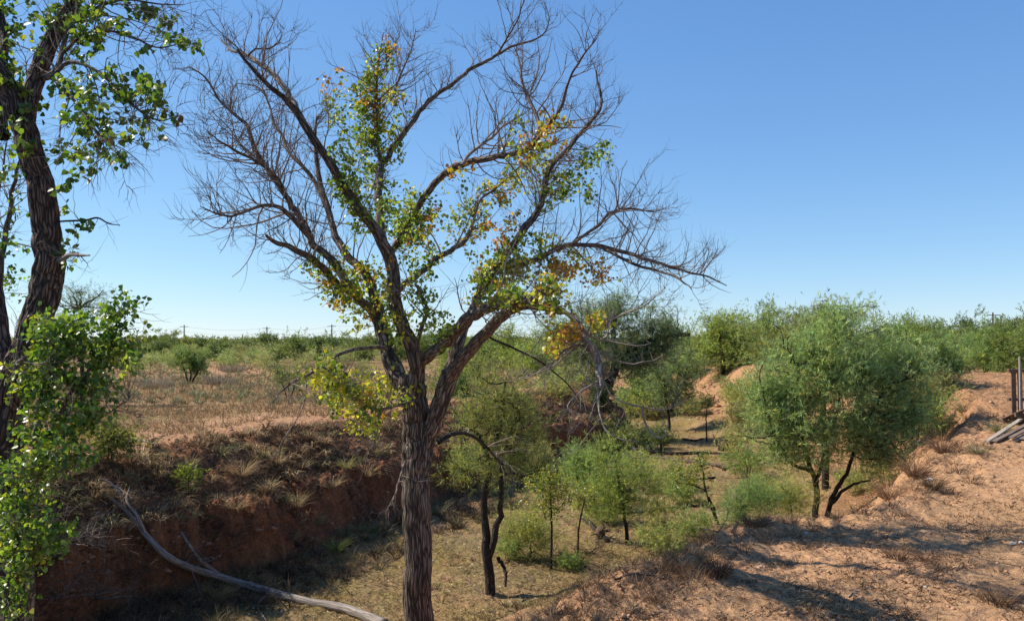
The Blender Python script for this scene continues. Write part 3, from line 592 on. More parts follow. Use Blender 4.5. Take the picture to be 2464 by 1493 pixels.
    blobs = [ # px,py,rx,ry,n, green,yellow,orange
        (905, 150, 45, 40, 110, 6, 1, .3), (935, 120, 18, 40, 50, 1, 1, 3), (890, 210, 60, 45, 190, 6, 1, .5), (935, 260, 35, 60, 170, 4, 3, .6),
        (865, 290, 60, 60, 330, 8, .6, .1), (900, 360, 80, 60, 440, 8, .8, .1), (870, 440, 70, 60, 330, 9, .5, 0), (890, 245, 20, 40, 40, 0, 2, 3), (800, 185, 18, 28, 40, 1, .5, 3), (820, 230, 30, 35, 50, 5, 1, 0),
        (960, 490, 45, 55, 340, 9, .5, 0, -.4), (990, 540, 50, 40, 260, 8, .8, .2, -.4), (1045, 525, 12, 40, 45, 0, 2, 4), (1020, 620, 50, 40, 150, 6, 1, 0), (1000, 580, 60, 30, 90, 4, 1, 2), (870, 520, 40, 40, 90, 6, 1, 0),
        (830, 665, 70, 45, 330, 4, 5, .6, -.4), (890, 690, 60, 50, 330, 4, 4, .8, -.6), (850, 740, 60, 50, 200, 4, 3, .4, -.5), (950, 740, 50, 60, 200, 5, 2, .2, -.4), (790, 700, 30, 30, 60, 5, 2, 1), (795, 740, 14, 14, 22, 0, 1, 2), (760, 640, 40, 20, 40, 6, 1, 0),
        (1020, 690, 30, 45, 100, 8, .5, 0), (1050, 770, 40, 50, 180, 9, .3, 0, .3), (950, 800, 30, 35, 90, 5, 2, 0, -.5),
        (790, 900, 45, 45, 260, 5, 5, .1, -1.0), (850, 950, 70, 50, 330, 5, 5, .3, -1.0), (920, 930, 45, 50, 150, 4, 5, .5, -.9), (985, 940, 38, 40, 140, 6, 3, 0, -.7), (860, 1030, 45, 22, 90, 5, 4, 0, -1.0), (790, 960, 22, 35, 60, 5, 5, 0, -1.),
        (1080, 500, 60, 50, 150, 6, 1.5, .5), (1140, 500, 50, 50, 120, 6, 2, .6), (1095, 410, 25, 16, 40, 0, 1, 4), (1190, 470, 50, 50, 120, 4, 2, 2), (1215, 500, 14, 50, 60, 0, 2, 4), (1255, 420, 50, 50, 160, 5, 3, 1), (1240, 320, 20, 25, 50, 5, 2, 0), (1310, 300, 18, 30, 60, 0, 3, 2), (1305, 370, 45, 40, 120, 1, 3, 3), (1350, 330, 40, 45, 50, 0, .5, 4), (1280, 385, 30, 30, 80, 3, 3, 0),
        (1190, 560, 28, 35, 90, .5, 1, 5), (1150, 570, 40, 40, 60, 4, 1, 1), (1270, 590, 40, 35, 170, 6, 3, 0), (1330, 600, 40, 40, 60, 5, 1, 0), (1200, 660, 60, 50, 420, 7, 2.5, .3, -.3), (1230, 620, 45, 35, 200, 7, 2, 0, -.2), (1175, 690, 50, 35, 260, 8, 2, .2, -.4), (1150, 640, 30, 35, 60, 2, 3, 1), (1155, 722, 14, 18, 45, 0, 1.5, 3, -.4), (1245, 690, 35, 35, 160, 4, 4, .3, -.3),
        (1340, 660, 22, 40, 90, 0, 2, 3, -.6), (1400, 660, 60, 22, 190, .5, 3, 4, -.6), (1380, 630, 40, 25, 70, 1, 3, 3, -.6), (1330, 720, 22, 40, 130, 2, 4, 2, -1.), (1310, 680, 40, 30, 120, 4, 2, .5, -.8), (1352, 805, 26, 26, 130, 0, 4, 3, -1.2), (1325, 815, 12, 8, 14, 0, 3, 1, -1.2), (1412, 772, 12, 16, 40, 0, 3, 2, -1.1), (1445, 745, 8, 12, 14, 0, 2, 2, -1.1),
        (1462, 360, 16, 22, 60, 9, .5, 0, .5), (1415, 380, 18, 22, 40, 9, .5, 0, .5), (1400, 430, 35, 25, 90, 9, .6, 0, .5), (1350, 445, 40, 35, 130, 9, .4, 0, .4), (1405, 465, 12, 14, 22, 9, 0, 0, .5), (1320, 470, 30, 20, 50, 8, 1, 0, .3), (1440, 395, 20, 14, 24, 9, 0, 0, .5)]
    tb = Tubes(); P, D, C = leaf_sprays(blobs, Y0 + .1, r, nd, tb, per=11, size=.05, depth=.6, spray=.22, dens=1.9)
    tb.build('leafy_twigs', M['twig'], root, org, kind='stuff')
    place_leaves(root, org, P, D, C, r, .052)
central_tree()

def left_tree():
    Y0 = 9.0; bx = P3(10, 1000, Y0)[0]; org = np.array([bx - .1, Y0, gz1(bx - .1, Y0)])
    root = thing('cottonwood_tree', 'leafy green cottonwood with reddish furrowed trunk at the left edge of the picture', 'tree', org)
    r = np.random.default_rng(21); nodes = []
    def limb(name, pts, rad, dY, ntw=0, mat='red_bark', y0=0., segs=None, amp=.13, ln=(.3, .9), t0=.2, up=.2, sub=3, sweep=.55, label=None):
        n = len(pts); Ys = Y0 + 1.7 * (y0 + np.linspace(0, 1, n) * dY)
        P = np.array([P3(a, b, y) for (a, b), y in zip(pts, Ys)]); Q_ = catmull(P, n * 3)
        rad = np.interp(np.linspace(0, n - 1, n * 3), np.arange(n), rad) / F * Y0 * (.9 if n > 18 else .78)
        Q_[1:-1] += r.normal(0, .05, (n * 3 - 2, 3)) * rad[1:-1, None]
        o, C, rr = thick_obj(name, Q_, rad, r, M[mat], root, org, segs=segs or (64 if rad.max() > .08 else 18), step=.025 if rad.max() > .08 else .05, amp=amp)
        if label: o['label'] = label
        nodes.append(C[::3])
        if ntw:
            tb = Tubes(); twigs_on(C, rr, r, tb, ntw, ln, t0, up, sub, sweep=sweep); tb.build('twigs', M['twig'], o, org, kind='stuff')
    bp = HZ - org[2] / Y0 * F
    limb('trunk', [(-5, bp + 20), (-5, 1600), (-2, 1400), (2, 1250), (8, 1130), (14, 1040), (24, 950), (48, 880), (72, 820), (92, 760), (112, 690), (120, 630), (112, 560), (105, 480), (88, 410), (66, 335), (45, 275), (20, 220), (-15, 160), (-60, 80), (-120, -60)], [85, 60, 52, 50, 48, 46, 42, 38, 36, 37, 38, 37, 33, 34, 31, 30, 30, 28, 25, 22, 16], 0, segs=88, amp=.15)
    limb('limb', [(22, 960), (8, 880), (2, 800), (-12, 700), (-40, 560), (-90, 380)], [34, 30, 26, 24, 20, 15], .5, y0=.1)
    limb('limb', [(60, 300), (68, 250), (80, 210), (95, 165), (115, 115), (150, 50), (182, -5), (235, -100), (300, -240)], [26, 26, 25, 25, 24, 22, 21, 17, 11], .3, 14, y0=0)
    limb('limb', [(8, 330), (-2, 240), (6, 125), (0, 50), (-20, -80)], [18, 18, 18, 17, 13], .6, y0=.2)
    limb('limb', [(100, 190), (125, 180), (140, 160), (150, 120), (170, 60), (210, 20), (260, -30)], [9, 10, 9, 8, 6, 5, 3], .3, 20, mat='limb', y0=-.1)
    limb('limb', [(135, 175), (165, 150), (200, 155), (245, 180), (290, 225), (340, 270), (385, 290), (425, 280)], [6, 6, 5, 4.5, 4, 3, 2, 1], -.4, 34, mat='limb', y0=-.1, up=-.1)
    limb('limb', [(130, 190), (150, 215), (185, 250), (220, 300), (260, 350), (300, 385)], [5.5, 5, 4.5, 4, 2.5, 1.2], -.6, 30, mat='limb', y0=-.1, up=-.25)
    limb('limb', [(150, 130), (200, 85), (260, 75), (320, 90), (380, 115), (450, 100)], [5, 4.5, 4, 3, 2.2, 1.2], -.3, 30, mat='limb', y0=0, up=0.)
    limb('limb', [(170, 60), (230, 20), (300, 0), (380, 10), (440, 12)], [5, 4.5, 3.5, 2.4, 1.2], .3, 24, mat='limb', y0=0, up=0.)
    limb('dead_limb', [(135, 533), (175, 531), (205, 530), (235, 524), (262, 538), (288, 541)], [3, 3, 3, 2.6, 2, 1], -.3, 3, mat='dark_bark', up=0, ln=(.06, .15), label='short bare dark branch sticking out over the sky')
    limb('dead_limb', [(135, 632), (152, 622), (170, 612), (195, 614), (216, 614)], [12, 8, 6, 4, 2], -.4, 5, mat='grey_wood', up=0, ln=(.1, .3), label='broken grey stub with a snapped end')
    limb('limb', [(30, 940), (40, 880), (60, 860)], [9, 7, 5], -.5, 10, mat='limb', y0=-.3)
    nd = np.vstack(nodes)
    blobs = [(30, 30, 60, 40, 180, 9, .3, 0), (120, 20, 60, 35, 150, 9, .3, 0), (200, 60, 50, 50, 330, 8, 1.5, 0, -.5), (270, 30, 50, 30, 130, 9, .2, .2), (340, 20, 60, 25, 130, 9, .2, .3),
        (20, 175, 40, 50, 330, 7, 2, 0, -.5), (60, 250, 45, 45, 260, 8, 1.5, 0, -.6), (95, 90, 50, 50, 120, 9, .2, 0), (25, 100, 25, 25, 50, 9, .5, 0), (200, 110, 30, 40, 150, 9, .4, 0), (75, 325, 35, 50, 130, 7, 3, 0, -.6), (40, 360, 60, 30, 60, 7, 2, 0),
        (170, 220, 50, 50, 170, 9, .2, 0), (230, 230, 45, 40, 170, 9, .2, 0, -.3), (340, 200, 42, 26, 220, 10, .1, 0, -.5), (375, 205, 26, 26, 120, 10, .1, 0, -.5), (285, 240, 32, 30, 120, 9, .2, 0), (255, 180, 40, 30, 60, 9, .4, 0),
        (180, 300, 45, 40, 150, 9, .5, 0), (240, 290, 40, 30, 110, 9, .5, .2), (320, 305, 26, 14, 60, 9, .6, .3, -.4), (375, 300, 14, 12, 30, 9, .2, 0, -.4), (400, 265, 18, 14, 24, 8, .3, 1, -.4), (430, 280, 10, 8, 10, 1, 0, 4, -.4), (385, 255, 14, 16, 30, 9, .1, 0, -.4), (335, 340, 22, 12, 36, 9, .4, 0, -.4), (295, 385, 22, 14, 44, 9, .4, 0, -.5), (240, 350, 20, 16, 40, 9, .3, 0), (170, 370, 45, 35, 130, 9, .5, 0), (190, 405, 28, 18, 70, 8, 1.5, 0), (150, 440, 22, 25, 50, 8, .5, 0),
        (420, 45, 26, 12, 50, 9, .1, .5, -.2), (460, 95, 24, 26, 80, 10, .1, 0, -.2), (375, 65, 25, 18, 44, 9, .1, 0), (360, 110, 22, 14, 36, 6, 1, 1), (410, 105, 25, 14, 30, 9, .2, 0), (300, 60, 40, 25, 60, 9, .2, .3), (435, 115, 18, 12, 26, 9, .2, 0),
        (165, 495, 18, 12, 26, 9, .1, 0), (165, 560, 28, 30, 70, 9, .4, 0), (225, 550, 14, 10, 14, 9, .1, 0), (165, 650, 18, 16, 40, 8, 1, 0), (160, 600, 20, 20, 20, 9, 0, 0), (50, 570, 50, 30, 90, 8, .5, 0), (20, 520, 30, 40, 40, 8, .5, 0),
        (10, 300, 30, 50, 80, 8, 1, 0), (10, 400, 30, 40, 50, 8, .5, 0), (-60, 100, 90, 120, 200, 9, .3, 0), (-60, 350, 80, 140, 150, 9, .3, 0), (100, -80, 200, 60, 200, 9, .3, 0), (320, -60, 120, 50, 100, 9, .3, 0)]  # outermost blobs: unseen crown beyond the frame, added to cast shadows
    tb = Tubes(); P, D, C = leaf_sprays(blobs, Y0 - .1, r, nd, tb, per=9, size=.035, depth=.7, spray=.16, dens=.62)
    tb.build('leafy_twigs', M['twig'], root, org, kind='stuff')
    place_leaves(root, org, P, D, C * [.62, .72, .75], r, .066)
left_tree()

def leafy_bush(name, label, cat, base, stems, blobs, Y, seed, size=.055, nsep=120, mat='limb', bare=None, per=8):
    base = np.asarray(base, float); root = thing(name, label, cat, base); r = np.random.default_rng(seed); nodes = []
    for P, rad in stems:
        C = catmull(P, 20); rr = np.interp(np.linspace(0, len(P) - 1, 20), np.arange(len(P)), rad); C[1:-1] += r.normal(0, .35, (18, 3)) * rr[1:-1, None]
        tb = Tubes(); tb.add(C, rr, 10); o = tb.build('stem', M[mat], root, base); nodes.append(C[3:])
        tb = Tubes(); twigs_on(C, rr, r, tb, bare or 10, (.25, .8), .3, .1, 3); tb.build('twigs', M['twig'], o, base, kind='stuff')
    tb = Tubes(); P, D, C = leaf_sprays(blobs, Y, r, np.vstack(nodes), tb, per=per, size=.045, depth=.7, spray=.2, dens=1.25)
    tb.build('leafy_twigs', M['twig'], root, base, kind='stuff'); place_leaves(root, base, P, D, C * [.66, .80, .8], r, size * .88, nsep)
    return root
# sapling behind the left trunk (thin pale stems at the picture's left edge)
Yb = 10.5; b0 = np.array([P3(-20, 0, Yb)[0], Yb, 0]); b0[2] = gz1(b0[0], b0[1])
leafy_bush('cottonwood_sapling', 'thin pale-stemmed sapling with sparse leaves behind the left trunk', 'sapling', b0,
    [(np.vstack([b0, P3(-5, 900, Yb), P3(0, 680, Yb), P3(18, 540, Yb), P3(38, 430, Yb), P3(60, 330, Yb)]), np.array([.05, .045, .035, .03, .022, .01])),
     (np.vstack([P3(0, 700, Yb), P3(-20, 560, Yb), P3(5, 420, Yb + .2), P3(15, 340, Yb)]), np.array([.025, .02, .014, .006]))],
    [(20, 480, 50, 60, 60, 8, .5, 0), (40, 680, 60, 40, 90, 8, .5, 0), (15, 600, 40, 50, 50, 8, .5, 0)], Yb, 31, bare=26, nsep=20)
# leafy cottonwood shrubs in front of the left trunk
Yb = 8.4; b0 = np.array([P3(60, 0, Yb)[0], Yb, 0]); b0[2] = gz1(b0[0], b0[1])
leafy_bush('cottonwood_sapling', 'dense bright green cottonwood sapling in front of the left trunk, reaching over the plain', 'sapling', b0,
    [(np.vstack([b0, P3(70, 1300, Yb), P3(100, 1100, Yb), P3(150, 980, Yb), P3(220, 880, Yb), P3(290, 760, Yb)]), np.array([.05, .04, .03, .022, .015, .006])),
     (np.vstack([P3(90, 1150, Yb), P3(90, 1000, Yb - .1), P3(120, 880, Yb - .2), P3(160, 790, Yb)]), np.array([.03, .022, .016, .006])),
     (np.vstack([P3(110, 1080, Yb), P3(180, 1030, Yb - .2), P3(250, 1000, Yb - .2), P3(310, 960, Yb - .2)]), np.array([.02, .014, .01, .004]))],
    [(180, 800, 70, 50, 420, 9, .3, 0), (270, 760, 45, 40, 160, 9, .3, 0, .2), (300, 720, 22, 30, 60, 9, .2, 0, .2), (335, 775, 18, 14, 30, 8, 1, 0, .2), (335, 810, 14, 10, 18, 2, 6, 0, .2), (310, 835, 45, 25, 170, 6, 3, 0), (250, 850, 60, 40, 240, 7, 2, 0),
     (130, 850, 70, 60, 420, 9, 1, 0), (150, 940, 90, 50, 520, 9, .8, 0), (230, 920, 50, 30, 180, 9, .4, 0, .2), (120, 1020, 90, 50, 420, 8, 1, 0), (210, 1000, 40, 30, 120, 9, .4, 0), (110, 780, 60, 40, 160, 8, 1, 0), (60, 900, 50, 50, 150, 8, 1, 0)], Yb, 32, size=.06)
Yb = 8.0; b0 = np.array([P3(10, 0, Yb)[0], Yb, 0]); b0[2] = gz1(b0[0], b0[1])
leafy_bush('cottonwood_sapling', 'lowest green leafy bush in the bottom left corner with sunlit leaves', 'bush', b0,
    [(np.vstack([b0, P3(15, 1500, Yb), P3(30, 1350, Yb), P3(60, 1200, Yb), P3(130, 1100, Yb)]), np.array([.04, .035, .03, .02, .006])),
     (np.vstack([P3(20, 1420, Yb), P3(80, 1330, Yb - .1), P3(140, 1290, Yb - .1)]), np.array([.02, .014, .005]))],
    [(60, 1130, 90, 60, 420, 8, 1.2, 0), (140, 1100, 70, 50, 260, 8, 1.2, 0), (50, 1220, 70, 50, 380, 7, 2, 0), (40, 1310, 60, 50, 380, 6, 3, 0), (130, 1290, 48, 32, 260, 9, .4, 0, -.1), (60, 1370, 50, 30, 160, 7, 2, 0), (50, 1450, 60, 30, 120, 8, 1, 0), (10, 1420, 30, 40, 80, 8, 1, 0), (200, 1080, 50, 30, 120, 8, 1, 0)], Yb, 33, size=.055)

# ------------------------------------------------------------------ middle-ground trees
G1, G2, G3, G4 = (.19, .255, .10), (.215, .26, .08), (.145, .20, .085), (.17, .215, .115)
def gbase(px, Y, dz=-.05):
    x = (px - CX) / F * Y; return np.array([x, Y, gz1(x, Y) + dz])
def ft(name, label, cat, px, Y, stems, envs, seed, **kw):
    b = gbase(px, Y); st = [(np.vstack([b[None] if i == 0 else s[0][:1], s[0][1:]]), s[1]) for i, s in enumerate(stems)]
    return feather_tree(name, label, cat, b, st, envs, np.random.default_rng(seed), **kw)
Y = 20.5
ft('mesquite_tree', 'large rounded feathery mesquite with dark forked stems behind the sand edge, at right', 'tree', 1962, Y,
   [S([(1962, 1230), (1963, 1165), (1950, 1130), (1925, 1040), (1915, 960), (1922, 880)], Y, -.4, 8, 2.5), S([(1962, 1165), (1978, 1110), (2005, 1030), (2020, 950)], Y, -.3, 5, 2),
    S([(1985, 1250), (2010, 1180), (2040, 1130), (2080, 1020), (2130, 930)], Y, -.2, 6.5, 2.5), S([(1995, 1215), (2040, 1170), (2092, 1155)], Y, -.6, 5, 2), S([(1948, 1132), (1900, 1110), (1862, 1040), (1840, 960)], Y, -.5, 5, 2), S([(1930, 1000), (1980, 930), (1990, 820)], Y, .2, 4, 2)],
   [E(1985, 880, 160, 150, Y), E(2120, 920, 135, 135, Y + .3), E(1905, 1010, 95, 115, Y - .2), E(2080, 1030, 140, 95, Y), E(1995, 775, 85, 60, Y), E(2200, 970, 70, 90, Y + .3), E(1970, 1060, 120, 75, Y - .3), E(2130, 1080, 80, 60, Y - .2), E(1880, 940, 75, 90, Y), E(1895, 1075, 60, 50, Y - .3), E(2180, 870, 60, 70, Y + .3), E(1848, 1010, 55, 105, Y - .3), E(1835, 920, 40, 60, Y - .3)], 41,
   n1=80, n2=1300, nf=39000, bl=.10, bw=.018, col=(.225, .29, .135), spread=.15, surf=2.0)
Y = 25
ft('mesquite_tree', 'olive mesquite whose pointed top rises behind the large rounded mesquite', 'tree', 1985, Y, [S([(1985, 1150), (1980, 950), (1975, 820), (1972, 740)], Y, 0, 9, 3)],
   [E(1975, 790, 100, 80, Y), E(1900, 830, 90, 60, Y), E(2040, 800, 60, 70, Y)], 42, n1=20, n2=260, nf=5000, bl=.11, bw=.022, col=(.17, .17, .06), spread=.15)
Y = 28
ft('mesquite_tree', 'broad green mesquite to the right of the large rounded mesquite', 'tree', 2240, Y, [S([(2240, 1010), (2235, 940), (2220, 880), (2215, 830)], Y, 0, 7, 3), S([(2240, 1000), (2260, 940), (2280, 880)], Y, 0, 5, 2)],
   [E(2220, 860, 90, 70, Y), E(2130, 810, 50, 55, Y), E(2260, 890, 55, 55, Y)], 43, n1=24, n2=360, nf=8000, bl=.11, bw=.022, col=G1, spread=.15)
Y = 16.
ft('mesquite_tree', 'slender dark-trunked tree with thin olive foliage right of the central trunk', 'tree', 1180, Y,
   [S([(1180, 1430), (1168, 1340), (1172, 1285), (1163, 1230), (1168, 1180), (1182, 1120), (1192, 1060), (1180, 1000), (1165, 950)], Y, .2, 13, 2.5), S([(1175, 1340), (1192, 1280), (1205, 1230), (1208, 1170), (1204, 1110), (1225, 1050), (1250, 990)], Y, -.2, 9, 2.5),
    S([(1182, 1120), (1155, 1050), (1120, 1030), (1085, 1045)], Y, -.2, 6, 2), S([(1190, 1080), (1210, 1000), (1215, 920)], Y, 0, 6, 2), S([(1198, 1340), (1215, 1370), (1216, 1410)], Y, -.3, 5, 3)],
   [E(1180, 960, 85, 95, Y), E(1240, 1000, 75, 110, Y), E(1275, 1080, 60, 85, Y), E(1110, 1120, 65, 45, Y), E(1190, 1100, 85, 75, Y), E(1140, 1000, 50, 70, Y)], 44, n1=46, n2=520, nf=6200, bl=.11, bw=.009, col=(.185, .20, .07), spread=.17, r1=.018, r2=.006)
Y = 20.
ft('mesquite_sapling', 'bright green feathery sapling on a thin straight stem in the middle of the creek bed', 'sapling', 1509, Y, [S([(1509, 1310), (1505, 1260), (1498, 1215), (1488, 1160), (1480, 1110)], Y, 0, 5, 2)],
   [E(1480, 1165, 80, 55, Y), E(1550, 1185, 70, 38, Y), E(1425, 1205, 50, 42, Y), E(1450, 1095, 50, 42, Y), E(1480, 1220, 75, 25, Y), E(1570, 1140, 50, 35, Y)], 45, n1=26, n2=420, nf=5600, bl=.10, bw=.012, col=G2, spread=.20, r1=.01, r2=.004)
Y = 24.
ft('mesquite_sapling', 'low bright green sapling left of the straight-stemmed sapling', 'sapling', 1392, Y, [S([(1392, 1225), (1390, 1170), (1385, 1120)], Y, 0, 4, 2)],
   [E(1392, 1110, 42, 50, Y), E(1420, 1150, 40, 45, Y)], 46, n1=12, n2=200, nf=3400, bl=.10, bw=.013, col=G1, spread=.18, r1=.01, r2=.004)
Y = 17.7
ft('willow_sapling', 'upright sapling with small round yellow-green leaves beside the slender dark tree', 'sapling', 1326, Y, [S([(1326, 1375), (1327, 1300), (1326, 1230), (1322, 1150)], Y, 0, 3.5, 1.5)],
   [E(1310, 1150, 60, 45, Y), E(1350, 1180, 50, 40, Y), E(1310, 1220, 50, 30, Y)], 47, n1=14, n2=190, nf=2300, bl=.045, col=(.26, .27, .07), spread=.10, r1=.007, r2=.003, kind_leaf='leaf')
ft('willow_sapling', 'sparse small-leaved sapling leaning over the dead stump', 'sapling', 1388, Y + .5, [S([(1388, 1300), (1392, 1270), (1400, 1230), (1405, 1200)], Y, 0, 2.5, 1.2)],
   [E(1400, 1200, 45, 40, Y + .5)], 48, n1=8, n2=60, nf=800, bl=.04, col=(.25, .24, .08), spread=.09, r1=.006, r2=.003, kind_leaf='leaf')
Y = 18.4
ft('mesquite_sapling', 'low wide yellow-green bush right of the slender dark trunk', 'bush', 1275, Y, [S([(1290, 1350), (1275, 1310), (1260, 1270)], Y, 0, 3, 1.5)],
   [E(1255, 1268, 62, 40, Y), E(1300, 1295, 42, 38, Y)], 49, n1=14, n2=260, nf=3000, bl=.10, bw=.009, col=(.25, .26, .09), spread=.18, r1=.008, r2=.003)
Y = 22
ft('willow_sapling', 'thin two-stemmed sapling leaning left with sparse yellow-green leaves', 'sapling', 1729, Y, [S([(1729, 1250), (1715, 1215), (1698, 1180), (1690, 1130), (1680, 1090)], Y, 0, 3, 1.2), S([(1722, 1250), (1708, 1215), (1695, 1180), (1660, 1165), (1630, 1160)], Y, 0, 2.5, 1)],
   [E(1650, 1140, 50, 35, Y), E(1690, 1110, 28, 35, Y)], 50, n1=10, n2=100, nf=1300, bl=.05, col=(.24, .25, .08), spread=.10, r1=.007, r2=.003, kind_leaf='leaf')
Y = 18.5
ft('mesquite_sapling', 'low blue-green bush just behind the edge of the sand', 'bush', 1790, Y, [S([(1790, 1280), (1790, 1230), (1780, 1200)], Y, 0, 3, 1.5)],
   [E(1775, 1215, 45, 30, Y), E(1810, 1190, 30, 30, Y + .2), E(1850, 1205, 45, 16, Y + .4)], 51, n1=10, n2=170, nf=2600, bl=.11, bw=.010, col=(.15, .22, .09), spread=.17, r1=.008, r2=.003)
ft('mesquite_sapling', 'olive grassy bush under the large rounded mesquite', 'bush', 1905, 19.2, [S([(1905, 1260), (1900, 1200), (1880, 1170)], 19.2, 0, 3, 1.5)],
   [E(1900, 1190, 50, 28, 19.2)], 52, n1=10, n2=110, nf=1700, bl=.12, bw=.009, col=(.26, .27, .11), spread=.2, r1=.008, r2=.003)
Y = 40
ft('willow_sapling', 'small sapling alone on the far tan creek bed', 'sapling', 1700, Y, [S([(1700, 1062), (1699, 1020), (1700, 980)], Y, 0, 2, 1)],
   [E(1705, 965, 28, 26, Y), E(1690, 1000, 16, 14, Y)], 53, n1=8, n2=60, nf=420, bl=.10, bw=.025, col=(.15, .16, .05), spread=.12, r1=.01, r2=.005)
Y = 34
ft('mesquite_sapling', 'small dark grey-green tree standing beside the fallen log', 'sapling', 1593, Y, [S([(1593, 1108), (1590, 1070), (1588, 1040)], Y, 0, 3.2, 1.5)],
   [E(1585, 1045, 36, 26, Y), E(1615, 1058, 22, 16, Y)], 54, n1=10, n2=90, nf=900, bl=.10, bw=.02, col=(.09, .12, .05), spread=.11, r1=.012, r2=.005)
Y = 45
ft('mesquite_tree', 'bushy grey-green mesquite at the foot of the far red slope', 'tree', 1610, Y, [S([(1612, 995), (1600, 940), (1590, 900)], Y, 0, 4, 2), S([(1614, 990), (1630, 950), (1650, 910)], Y, 0, 4, 2)],
   [E(1630, 880, 70, 45, Y), E(1600, 915, 60, 50, Y), E(1640, 940, 50, 40, Y), E(1600, 960, 50, 25, Y)], 55, n1=16, n2=200, nf=4500, bl=.15, bw=.03, col=G4, spread=.2)
Y = 41
ft('mesquite_tree', 'dark leaning mesquite with spreading grey-green crown on the left bank point', 'tree', 1450, Y, [S([(1450, 985), (1462, 930), (1480, 880), (1520, 840), (1580, 815), (1660, 805)], Y, 0, 13, 4), S([(1462, 930), (1440, 870), (1400, 820), (1350, 790)], Y, .5, 9, 3), S([(1480, 880), (1475, 800), (1490, 740)], Y, 0, 8, 3)],
   [E(1430, 770, 100, 60, Y), E(1540, 790, 95, 65, Y), E(1330, 810, 75, 50, Y + 1), E(1480, 740, 60, 45, Y), E(1600, 800, 50, 55, Y), E(1500, 870, 110, 50, Y), E(1390, 880, 80, 40, Y), E(1560, 850, 70, 50, Y)], 56, n1=40, n2=460, nf=13000, bl=.18, bw=.028, col=(.14, .175, .10), spread=.28, r1=.04, r2=.012)
ft('evergreen_shrub', 'dark dense shrub clinging to the bank under the leaning mesquite', 'shrub', 1450, 38, [S([(1450, 1030), (1450, 980), (1445, 940)], 38, 0, 4, 2)],
   [E(1440, 955, 45, 50, 38), E(1470, 1030, 45, 35, 37)], 57, n1=10, n2=160, nf=2200, bl=.11, bw=.045, col=(.035, .055, .02), spread=.14)
ft('evergreen_shrub', 'dark green shrub seen between the central trunk and its right limb', 'shrub', 1108, 33, [S([(1108, 1010), (1108, 970), (1106, 920)], 33, 0, 4, 2)],
   [E(1108, 940, 26, 50, 33), E(1085, 960, 25, 35, 33)], 58, n1=10, n2=130, nf=1700, bl=.10, bw=.035, col=(.05, .085, .025), spread=.12)
ft('mesquite_tree', 'yellow-green mesquite behind the slender dark tree on the far bank', 'tree', 1150, 37, [S([(1160, 980), (1160, 920), (1150, 870)], 37, 0, 4, 2)],
   [E(1150, 890, 60, 40, 37), E(1060, 930, 40, 50, 37)], 59, n1=16, n2=200, nf=2400, bl=.13, bw=.026, col=(.15, .17, .06), spread=.18)
ft('mesquite_tree', 'grey-green mesquite crown seen through the leaves behind the left trunk', 'tree', 200, 30, [S([(200, 960), (195, 850), (190, 740)], 30, 0, 6, 2)],
   [E(190, 720, 85, 55, 30), E(240, 760, 50, 50, 30), E(120, 780, 70, 60, 30)], 60, n1=26, n2=380, nf=2600, bl=.10, bw=.012, col=(.10, .13, .06), spread=.16, r1=.03, r2=.009)
ft('mesquite_tree', 'tall bright green mesquite at the head of the far red slope', 'tree', 1740, 56, [S([(1740, 890), (1735, 840), (1730, 790)], 56, 0, 6, 2)],
   [E(1740, 800, 75, 55, 56), E(1800, 830, 50, 55, 56), E(1690, 850, 60, 45, 56), E(1750, 870, 60, 30, 56)], 61, n1=26, n2=320, nf=7000, bl=.20, bw=.042, col=G2, spread=.25, r1=.04, r2=.014)
ft('mesquite_bush', 'leaning green bush alone on the left plain with dark stems fanning from its base', 'bush', 455, 44, [S([(458, 925), (440, 880), (425, 850)], 44, 0, 2.4, 1), S([(458, 925), (460, 880), (470, 850)], 44, 0, 2.4, 1), S([(458, 925), (478, 890), (490, 865)], 44, 0, 2.4, 1)],
   [E(452, 862, 48, 34, 44), E(475, 880, 28, 26, 44)], 62, n1=20, n2=160, nf=3200, bl=.13, bw=.022, col=(.14, .19, .07), spread=.13, r1=.02, r2=.008)
ft('mesquite_bush', 'thin pale green bush on the left plain near the drooping bare branch', 'bush', 690, 34, [S([(692, 985), (685, 940), (670, 900)], 34, 0, 2, 1), S([(692, 985), (705, 940), (715, 900)], 34, 0, 2, 1)],
   [E(692, 900, 60, 45, 34), E(660, 885, 30, 25, 34)], 63, n1=16, n2=150, nf=1200, bl=.11, bw=.016, col=(.15, .18, .08), spread=.15, r1=.015, r2=.006)

